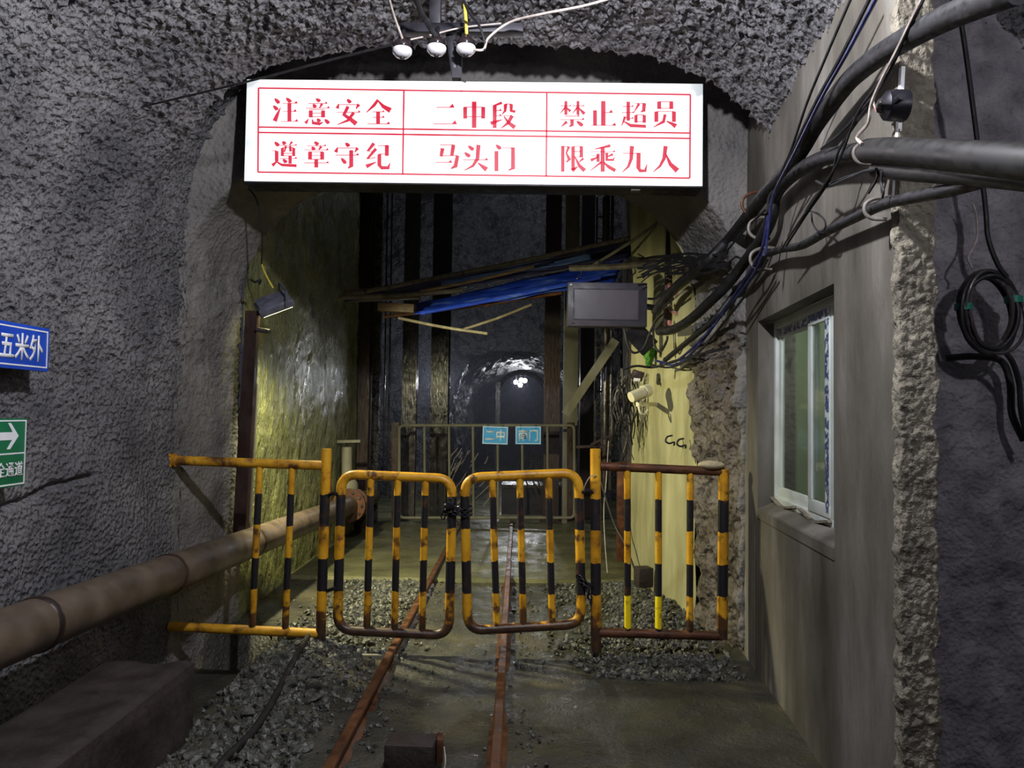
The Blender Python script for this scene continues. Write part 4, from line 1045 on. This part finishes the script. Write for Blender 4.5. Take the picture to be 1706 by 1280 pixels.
# ================================================================== ragged blue sheet roof over the station
def sheet(name, lab, A, B, C_, D_, m, waves, amp, sag=0.0):        # A-B near edge, D-C far edge
    nu, nv = 60, waves * 8 + 1; V = np.empty((nu, nv, 3))
    A, B, C_, D_ = map(np.array, (A, B, C_, D_))
    for i in range(nu):
        u = i / (nu - 1)
        for j in range(nv):
            v = j / (nv - 1); p = (A * (1 - u) + B * u) * (1 - v) + (D_ * (1 - u) + C_ * u) * v
            p[2] += amp * math.sin(v * waves * 2 * math.pi) - sag * 4 * u * (1 - u) + 0.02 * noise.noise(Vector(p.tolist()) * 2.5)
            V[i, j] = p
    o = grid(name, V, m); md = o.modifiers.new('thickness', 'SOLIDIFY'); md.thickness = 0.006
    return tag(o, lab, 'roof sheet', 'roof sheets over the station', 'thing')


sheet('roof_sheet', 'dirty navy corrugated sheet forming the back of the ragged roof', P(574, 503, 8.0), P(1048, 430, 8.0), P(1060, 398, 8.8), P(574, 492, 8.8), M['tarp_dark'], 5, 0.014, 0.03)
sheet('roof_sheet', 'bright blue corrugated sheet at the front of the ragged roof', P(690, 524, 7.5), P(1025, 470, 7.5), P(1040, 428, 8.1), P(690, 508, 8.1), M['tarp_blue'], 4, 0.018, 0.0)
sheet('roof_sheet', 'pale blue corrugated sheet lying on top of the ragged roof', P(735, 478, 7.8), P(985, 432, 7.8), P(985, 424, 8.0), P(735, 468, 8.0), M['tarp_top'], 3, 0.012, 0.0)


def pole(name, lab, a, b, r, m, cat='pole'):
    mb = MB(); mb.tube(curve([a, (Vector(a) + Vector(b)) / 2 + Vector((0, 0, -0.012)), b], 6), r, 8); return tag(mb.build(name, m), lab, cat, 'poles of the ragged roof')


pole('roof_pole', 'grey pole along the top edge of the ragged roof', P(572, 493, 7.9), P(1064, 394, 7.9), 0.024, M['pole_grey'])
pole('roof_pole', 'pale wooden lath lying along the pale blue sheet', P(700, 486, 7.7), P(890, 444, 7.7), 0.018, M['wood'])
pole('roof_pole', 'grey pole along the left lower edge of the ragged roof', P(566, 496, 7.75), P(770, 484, 7.75), 0.026, M['pole_grey'])
pole('roof_pole', 'second blue rod under the bright blue sheet', P(700, 522, 7.42), P(1000, 462, 7.42), 0.02, M['tarp_blue'])
pole('roof_pole', 'rusty pole under the ragged roof', P(640, 528, 7.6), P(935, 488, 7.6), 0.018, M['rust'])
pole('roof_pole', 'long pale stick slanting down below the ragged roof', P(664, 530, 7.4), P(812, 556, 7.3), 0.014, M['stick'])
pole('roof_pole', 'short stick rising right below the ragged roof', P(772, 549, 7.4), P(885, 508, 7.5), 0.013, M['stick'])
pole('roof_pole', 'level grey pole from the ragged roof to the upright on the lining', P(950, 447, 6.75), P(1114, 436, 6.3), 0.028, M['pole_grey'])
pole('roof_pole', 'thin pole rising from the ragged roof to the top of the upright', P(985, 444, 7.0), P(1116, 358, 6.3), 0.014, M['pole_grey'])
mb = MB(); mb.bar(P(632, 512, 7.55), P(692, 515, 7.5), 0.085, 0.11, bev=0.01); tag(mb.build('timber_plank', M['wood']), 'short brown timber under the left of the ragged roof', 'timber')
mb = MB(); mb.bar(P(572, 494, 9.0), P(700, 488, 9.0), 0.14, 0.10, bev=0.01); tag(mb.build('timber_plank', M['wood']), 'grey timber beam at the left end of the ragged roof', 'timber')
for k, (px, py, Y) in enumerate(((606, 487, 7.88), (645, 479, 7.88), (769, 455, 7.88), (965, 452, 6.7), (1055, 450, 6.45), (1037, 402, 7.88))):
    p = P(px, py, Y); r = 0.028
    mb = MB(); mb.tube([p + Vector((r * 0.7 * math.sin(t * 0.5), 0, 0.03 - 0.012 * t + r * 0.3 * math.cos(t))) for t in range(9)], 0.006, 6)
    tag(mb.build('wire_hook', M['wet_steel']), ('leftmost small wire hook on the ragged roof', 'small wire hook just right of the leftmost one on the ragged roof', 'small wire hook under the middle of the ragged roof', 'wire hook above the left corner of the dark display',
        'wire hook above the right corner of the dark display', 'wire hook on the top pole near its right end')[k], 'hook', 'small wire hooks on the ragged roof')

# ================================================================== dark display panel
YD = 6.1
a, b = P(946, 470, YD), P(1078, 545, YD); c = (a + b) / 2; wd = b.x - a.x; hh = a.z - b.z
root = thing('display_screen', 'dark switched-off display box hanging at the right of the passage', 'screen', c - Vector((0, 0, hh / 2)))
mb = MB(); mb.box((c.x, YD + 0.06, c.z), (wd, 0.12, hh), bev=0.006); hs = mb.build('display_housing', M['bezel'], root)
mb = MB(); mb.box((c.x - 0.01, YD - 0.001, c.z), (wd - 0.12, 0.004, hh - 0.11)); mb.build('display_panel', M['screen'], root, smooth=False)
mb = MB(); frame_rect(mb, (c.x - 0.01, YD - 0.003, c.z), (1, 0, 0), (0, 0, 1), wd - 0.11, hh - 0.10, 0.008, 0.006); mb.build('display_bezel', M['black_steel'], root, smooth=False)
for sx_ in (-1, 1):
    for sz_ in (-1, 1):
        mb = MB(); q = Vector((c.x + sx_ * (wd / 2 - 0.025), YD, c.z + sz_ * (hh / 2 - 0.022))); mb.tube([q, q - Vector((0, 0.008, 0))], 0.008, 8); mb.build('screw', M['wet_steel'], hs)
mb = MB(); mb.bar((c.x + 0.2, YD + 0.08, c.z - hh / 2), (c.x + 0.36, YD + 0.12, c.z - hh / 2 - 0.16), 0.16, 0.05); mb.build('mount_plate', M['black_steel'], root, smooth=False)
mb = MB(); mb.bar((c.x + wd / 2 - 0.02, YD + 0.08, c.z), (1.22, YD + 0.25, c.z), 0.04, 0.05); mb.build('mount_arm', M['black_steel'], root, smooth=False)
# upright on the lining
root = thing('cable_upright', 'dark steel upright on the smooth lining carrying cable hooks', 'post', P(1112, 575, 6.05), kind='thing')
mb = MB(); mb.bar(P(1117, 355, 6.05), P(1111, 545, 6.05), 0.055, 0.05, bev=0.004); mb.build('upright', M['dark_steel'], root)
for k, (px, py) in enumerate(((1128, 483), (1128, 517), (1128, 545))):
    mb = MB(); mb.tube(curve([P(1115, py - 9, 5.98), P(1118, py, 5.93), P(1127, py + 6, 5.9), P(1136, py + 5, 5.9)], 4), 0.016, 8); mb.build('cable_hook', M['redhook'], root)

# ================================================================== cables along the booth wall
def YC(x):
    return 4.86 + (1216 - x) / 50 * 0.29 if x > 1166 else 5.15 + (1166 - x) / 74 * 0.8


def cpts(px, off=0.09):
    out = []
    for q in px:
        x, y = q[0], q[1]; o = q[2] if len(q) > 2 else off
        out.append(BW(x, y, o) if x >= 1216 else P(x, y, (q[2] if len(q) > 2 and q[2] > 2 else YC(x))))
    return out


cable('power_cable', 'thickest black cable running diagonally up the booth wall', 'cable', cpts([(1092, 520), (1118, 487), (1146, 462), (1180, 434), (1216, 397), (1246, 360), (1276, 322), (1310, 285), (1336, 248), (1358, 210), (1385, 172), (1418, 131), (1463, 94), (1508, 66), (1568, 34), (1628, 8), (1700, -20)]), 0.036, M['cable'], 'thick cables on the booth wall', seg=14)
cable('power_cable', 'thick black cable bending from the sleeve down toward the display', 'cable', cpts([(1098, 552), (1122, 549), (1152, 531), (1190, 496), (1212, 474), (1238, 440), (1266, 402), (1285, 362), (1290, 330), (1308, 303), (1343, 277), (1385, 260), (1450, 250)], 0.07), 0.033, M['cable'], 'thick cables on the booth wall', seg=14)
cable('power_cable', 'lower grey black cable sagging along the booth wall below the sleeve', 'cable', cpts([(1108, 600), (1150, 566), (1190, 532), (1227, 484), (1253, 455), (1274, 428), (1300, 416), (1336, 409), (1377, 386), (1422, 364), (1471, 341), (1516, 330), (1591, 315), (1666, 294), (1740, 285)], 0.06), 0.019, M['cable'], 'thick cables on the booth wall', seg=12)
cable('cable_sleeve', 'wide dark sleeve with a shiny side crossing the broken wall end', 'sleeve', cpts([(1446, 252), (1480, 251), (1540, 255), (1620, 262), (1740, 272)], 0.09), 0.042, M['sleeve'], seg=18)
cable('cable_sleeve', 'second dark sleeve slung under the wide one', 'sleeve', cpts([(1462, 282), (1500, 285), (1560, 288), (1640, 292), (1740, 300)], 0.07), 0.03, M['sleeve'], seg=14)
thin = [
 ('black wire at the far left of the bundle rising up the booth wall', [(1290, 330), (1300, 292), (1318, 250), (1345, 170), (1378, 90), (1420, -8)], 0.006, 'wire', 0.13),
 ('black wire rising steeply next to the blue wires on the booth wall', [(1284, 340), (1296, 310), (1330, 232), (1362, 165), (1402, 92), (1452, -8)], 0.0075, 'wire', 0.14),
 ('dark blue wire rising up the booth wall', [(1276, 420), (1281, 370), (1290, 322), (1322, 258), (1368, 165), (1414, 84), (1462, -6)], 0.0065, 'bluewire', 0.145),
 ('blue wire dropping down to the tangle on the lining', [(1100, 606), (1128, 607), (1160, 580), (1200, 528), (1238, 470), (1268, 418), (1280, 360)], 0.009, 'bluewire', 0.12),
 ('dark blue wire running beside the lower cable', [(1092, 601), (1124, 603), (1168, 566), (1206, 520), (1248, 468), (1272, 424)], 0.009, 'bluewire', 0.115),
 ('black wire running just under the blue wires', [(1086, 608), (1118, 612), (1158, 592), (1200, 545), (1252, 478), (1280, 430)], 0.008, 'wire', 0.10),
 ('grey wire hugging the end of the broken wall', [(1436, 240), (1428, 228), (1446, 205), (1452, 172), (1470, 130), (1494, 84), (1520, 30), (1538, -6)], 0.006, 'palewire', 0.13),
 ('black wire crossing under the thickest cable to the hanging loops', [(1302, 415), (1330, 372), (1372, 310), (1400, 262), (1428, 190), (1466, 134), (1506, 66), (1540, -4)], 0.005, 'wire', 0.125),
 ('black wire bowed below the thickest cable', [(1310, 410), (1342, 360), (1382, 300), (1398, 250), (1438, 188), (1476, 130), (1510, 60)], 0.005, 'wire', 0.115),
 ('thin wire slanting from the middle cable up to the junction box', [(1368, 248), (1400, 222), (1436, 182), (1452, 164)], 0.005, 'wire', 0.12),
 ('wire reaching right from the loops to the sleeve', [(1360, 302), (1380, 310), (1406, 300), (1440, 286), (1460, 282)], 0.006, 'wire', 0.11),
 ('slack wire curling under the sleeve', [(1342, 352), (1360, 325), (1385, 306), (1420, 292), (1458, 283)], 0.005, 'wire', 0.10),
 ('small ring of wire hanging above the lower cable', [(1350, 352), (1362, 356), (1374, 368), (1374, 382), (1362, 384), (1354, 372), (1352, 356)], 0.004, 'wire', 0.09),
 ('wire hanging in a tail under the sleeve', [(1462, 284), (1460, 300), (1452, 314), (1447, 322)], 0.004, 'wire', 0.1),
 ('short wire tail beside the hook on the wall end', [(1470, 286), (1468, 305), (1472, 318), (1470, 330)], 0.004, 'wire', 0.1),
 ('pair of wires running over the far end of the booth wall', [(1186, 448), (1216, 412), (1240, 384), (1262, 362), (1276, 348)], 0.007, 'wire', 0.12),
]
for lab, px, r, m, off in thin: cable('thin_wire', lab, 'wire', cpts(px, off), r, M[m], 'thin wires on the booth wall', seg=6)


def uhook(px, py, lab, s_=1.0, off=0.06, m='hook', big=1.0):
    p = BW(px, py, off)
    pts = [p + BD * dx * s_ + Vector((0, 0, dz * s_)) + BN * dn * s_ for dx, dz, dn in ((0, 0.055, -0.05), (0.0, 0.052, 0.03), (0.0, 0.02, 0.085), (0, -0.035, 0.09), (-0.01, -0.075, 0.05), (-0.03, -0.085, -0.03))]
    mb = MB(); mb.tube(curve(pts, 5), 0.009 * big, 8); tag(mb.build('cable_hook', M[m]), lab, 'hook', 'cable hooks on the booth wall')


uhook(1264, 336, 'rusty cable hook at the far end of the booth wall', 1.0, 0.05, 'rust')
uhook(1273, 377, 'pale cable hook under the rusty one on the booth wall', 0.9, 0.05)
uhook(1276, 428, 'pale cable hook lowest of those at the far end of the booth wall', 0.9, 0.05)
uhook(1450, 252, 'large pale hook at the mouth of the wide sleeve', 0.6, 0.06, 'hook', 0.75)
uhook(1466, 345, 'large pale hook under the sleeve holding the lower cable', 0.55, 0.05, 'hook', 0.75)

root = thing('wall_lamp', 'dark disc-shaped fitting on the edge of the booth wall below the thickest cable', 'fitting', BW(1482, 180, 0.02))
c = BW(1484, 176, 0.045)
Mx = Matrix.Translation(c) @ BN.to_track_quat('Z', 'Y').to_matrix().to_4x4()
mb = MB(); mb.lathe([(0.05, -0.05), (0.052, -0.01), (0.048, 0.015), (0.03, 0.03)], Mx, 24); mb.build('fitting_body', M['black_steel'], root)
mb = MB(); mb.lathe([(0.025, 0.028), (0.022, 0.04), (0.01, 0.046)], Mx, 16); mb.build('fitting_cap', M['wet_steel'], root)
mb = MB(); mb.tube([c + BD * 0.0, c - BD * 0.09 + Vector((0, 0, -0.005))], 0.012, 8); mb.build('fitting_stub', M['black_steel'], root)
mb = MB(); mb.tube(curve([c + BD * 0.04 + BN * 0.02, c + BD * 0.07 + BN * 0.02 + Vector((0, 0, 0.012)), c + BD * 0.075 + BN * 0.03 + Vector((0, 0, 0.05))], 4), 0.004, 6); tag(mb.build('fitting_wire', M['redhook'], root), 'red and white lead')
mb = MB(); mb.bar(BW(1503, 112, 0.008), BW(1490, 345, 0.008), 0.022, 0.012, side=BN); tag(mb.build('conduit_strip', M['white'], smooth=False), 'pale flat strip running down the edge of the booth wall', 'strip')

# coil of cable in the alcove
cc = P(1648, 521, 2.84)
root = thing('cable_coil', 'coil of black cable with teal tape hanging in the alcove', 'cable coil', cc - Vector((0, 0, 0.2)))
rs = random.Random(2)
for k in range(7):
    rx, rz = 0.092 + rs.uniform(-0.016, 0.014), 0.142 + rs.uniform(-0.012, 0.012); tl = rs.uniform(-0.2, 0.12); dy = rs.uniform(-0.022, 0.022); dx = rs.uniform(-0.012, 0.012)
    mb = MB(); mb.tube([cc + Vector((dx + rx * math.cos(t) * math.cos(tl) + rz * math.sin(t) * math.sin(tl), dy + 0.012 * math.sin(2 * t + k), -rx * math.cos(t) * math.sin(tl) + rz * math.sin(t) * math.cos(tl))) for t in [i * 2 * math.pi / 48 for i in range(48)]], 0.0085 if k else 0.006, 8, closed=True)
    mb.build('cable_turn', M['cable'] if k not in (0, 4) else M['wet_steel'], root)
for t in (0.35, 3.0):
    q = cc + Vector((0.095 * math.cos(t), 0, 0.142 * math.sin(t))); mb = MB(); mb.tube([q + Vector((0, 0, -0.012)), q + Vector((0, 0, 0.012))], 0.03, 12); tag(mb.build('tape_wrap', M['teal'], root), 'teal tape wrap')
cable('hanging_cord', 'pale cord from which the coil of cable hangs', 'cord', [P(1621, 340, 2.86), P(1627, 362, 2.86), P(1627, 398, 2.86), P(1613, 428, 2.85), P(1617, 441, 2.85), P(1620, 448, 2.84)], 0.004, M['palewire'])
cable('loose_cable', 'black cable dropping into the coil from the upper right', 'cable', [P(1600, 30, 2.75), P(1612, 110, 2.78), P(1640, 330, 2.82), P(1646, 395, 2.82), P(1662, 440, 2.82), P(1678, 462, 2.82)], 0.009, M['cable'])
cable('loose_cable', 'black cable tail hanging down from the coil', 'cable', [P(1676, 588, 2.82), P(1688, 606, 2.84), P(1698, 640, 2.86), P(1702, 690, 2.87), P(1716, 740, 2.87)], 0.010, M['cable'])
cable('loose_cable', 'thick dark cable curving down the alcove wall below the coil', 'cable', [P(1576, 597, 2.96), P(1625, 594, 2.92), P(1668, 602, 2.92), P(1683, 640, 2.92), P(1686, 690, 2.92), P(1706, 735, 2.9)], 0.013, M['cable'])

# tangle, box and camera on the lining
root = thing('security_camera', 'cream security camera on a bracket on the smooth lining', 'camera', P(1072, 685, 6.2))
mb = MB(); mb.tube([P(1051, 662, 6.0), P(1072, 653, 6.05)], 0.042, 16); mb.build('camera_body', M['cream'], root)
mb = MB(); mb.tube([P(1072, 653, 6.05), P(1080, 650, 6.08)], [0.05, 0.05], 16); mb.build('camera_hood', M['cream'], root)
mb = MB(); mb.bar(P(1067, 668, 6.05), P(1078, 655, 6.1), 0.035, 0.03, bev=0.004); mb.build('camera_arm', M['cream'], root)
mb = MB(); mb.bar(P(1062, 674, 6.05), P(1095, 674, 6.33), 0.035, 0.03, bev=0.004); mb.build('wall_bracket', M['cream'], root)
mb = MB(); mb.tube(curve([P(1064, 677, 6.03), P(1067, 688, 6.02), P(1074, 690, 6.04), P(1079, 683, 6.08)], 4), 0.009, 8); mb.build('camera_lead', M['cream'], root)
mb = MB(); mb.box(P(1062, 626, 6.25), (0.09, 0.07, 0.075), Matrix.Rotation(0.3, 3, 'Y'), 0.006)
root = thing('junction_box', 'dark junction box in the wire tangle above the cream camera', 'box', P(1062, 634, 6.25)); mb.build('box_body', M['dark_steel'], root)
mb = MB(); mb.box(P(1061, 633, 6.2), (0.05, 0.01, 0.025), Matrix.Rotation(0.1, 3, 'Y')); mb.build('box_label', M['white'], root, smooth=False)
rs = random.Random(21)
mb = MB()
for k in range(26):
    x0, y0 = rs.uniform(1028, 1062), rs.uniform(612, 660); Y = rs.uniform(6.5, 6.75)
    pts = [P(x0, y0, Y)]
    for j in range(4): x0 += rs.uniform(-14, 12); y0 += rs.uniform(12, 34); pts.append(P(max(1020, min(1062, x0)), y0, Y + rs.uniform(-0.06, 0.06)))
    mb.tube(curve(pts, 5), rs.uniform(0.004, 0.009), 5)
tag(mb.build('wire_tangle', M['wire']), 'tangle of thin black wires hanging left of the cream camera', 'wires', kind='stuff')
mb = MB()
for k in range(14):
    y = rs.uniform(420, 470); pts = [P(1064 + rs.uniform(-4, 10), y + rs.uniform(-8, 14), 5.95)]
    for x in (1090, 1120, 1150, 1180, 1212): pts.append(P(x, 440 + (y - 440) * 0.6 + rs.uniform(-9, 9) - (x - 1064) * 0.06, min(5.9, YC(x))))
    mb.tube(curve(pts, 4), rs.uniform(0.005, 0.011), 6)
tag(mb.build('wire_tangle', M['wire']), 'bundle of dark wires running from the display to the booth wall', 'wires', kind='stuff')
for lab, px in (('black lead looping under the dark display', [(1040, 548), (1046, 575), (1056, 588), (1072, 580), (1082, 556), (1090, 540)]), ('black lead curving right below the display', [(1088, 545), (1090, 575), (1100, 586), (1110, 570), (1112, 560)]),
                ('grey lead from the side of the display to the hooks', [(1079, 498), (1092, 497), (1110, 486), (1124, 474)]), ('black lead below the grey one at the side of the display', [(1079, 514), (1094, 514), (1108, 508), (1122, 498)]),
                ('dark lead sagging across the pillar to the rough rock', [(1037, 616), (1060, 610), (1090, 612), (1130, 600), (1170, 590), (1214, 578)])):
    cable('thin_lead', lab, 'lead', [P(x, y, min(5.92, YC(x))) for x, y in px], 0.010, M['cable'], 'leads around the display', seg=6)
mb = MB(); bmesh.ops.create_icosphere(mb.bm, subdivisions=4, radius=1, matrix=Matrix.Translation(P(1081, 590, 6.36)) @ Matrix.Diagonal((0.045, 0.03, 0.11, 1)))
for v in mb.bm.verts: v.co += Vector((noise.noise(v.co * 22), noise.noise(v.co * 22 + Vector((5, 0, 0))), noise.noise(v.co * 22 + Vector((0, 9, 0))))) * 0.03
tag(mb.build('moss_clump', M['moss']), 'patch of bright green moss under the display', 'moss', kind='stuff')
for k, (px, py, lab) in enumerate(((1115, 733, 'left of two small black hooks on the smooth lining'), (1134, 738, 'right of two small black hooks on the smooth lining'))):
    Y = 5.84 - k * 0.14
    cable('small_hook', lab, 'hook', [P(px + 5, py - 7, Y), P(px - 3, py - 5, Y - 0.02), P(px - 6, py + 2, Y - 0.03), P(px, py + 6, Y - 0.03), P(px + 8, py + 4, Y - 0.02), P(px + 8, py + 9, Y)], 0.007, M['wire'], 'two small hooks on the lining', seg=6)
# valve bracket above the pipe
root = thing('valve', 'grey-green valve with a flat handle standing on the pipe by the left gate post', 'valve', P(578, 800, 8.75))
mb = MB(); mb.tube([P(578, 805, 8.75), P(578, 745, 8.75)], 0.06, 12); mb.build('valve_stem', M['grey_post'], root)
mb = MB(); mb.bar(P(556, 736, 8.75), P(601, 735, 8.75), 0.03, 0.06); mb.build('valve_handle', M['grey_post'], root, smooth=False)
mb = MB(); mb.ball(P(578, 812, 8.75), 0.13); mb.build('valve_body', M['grey_post'], root)
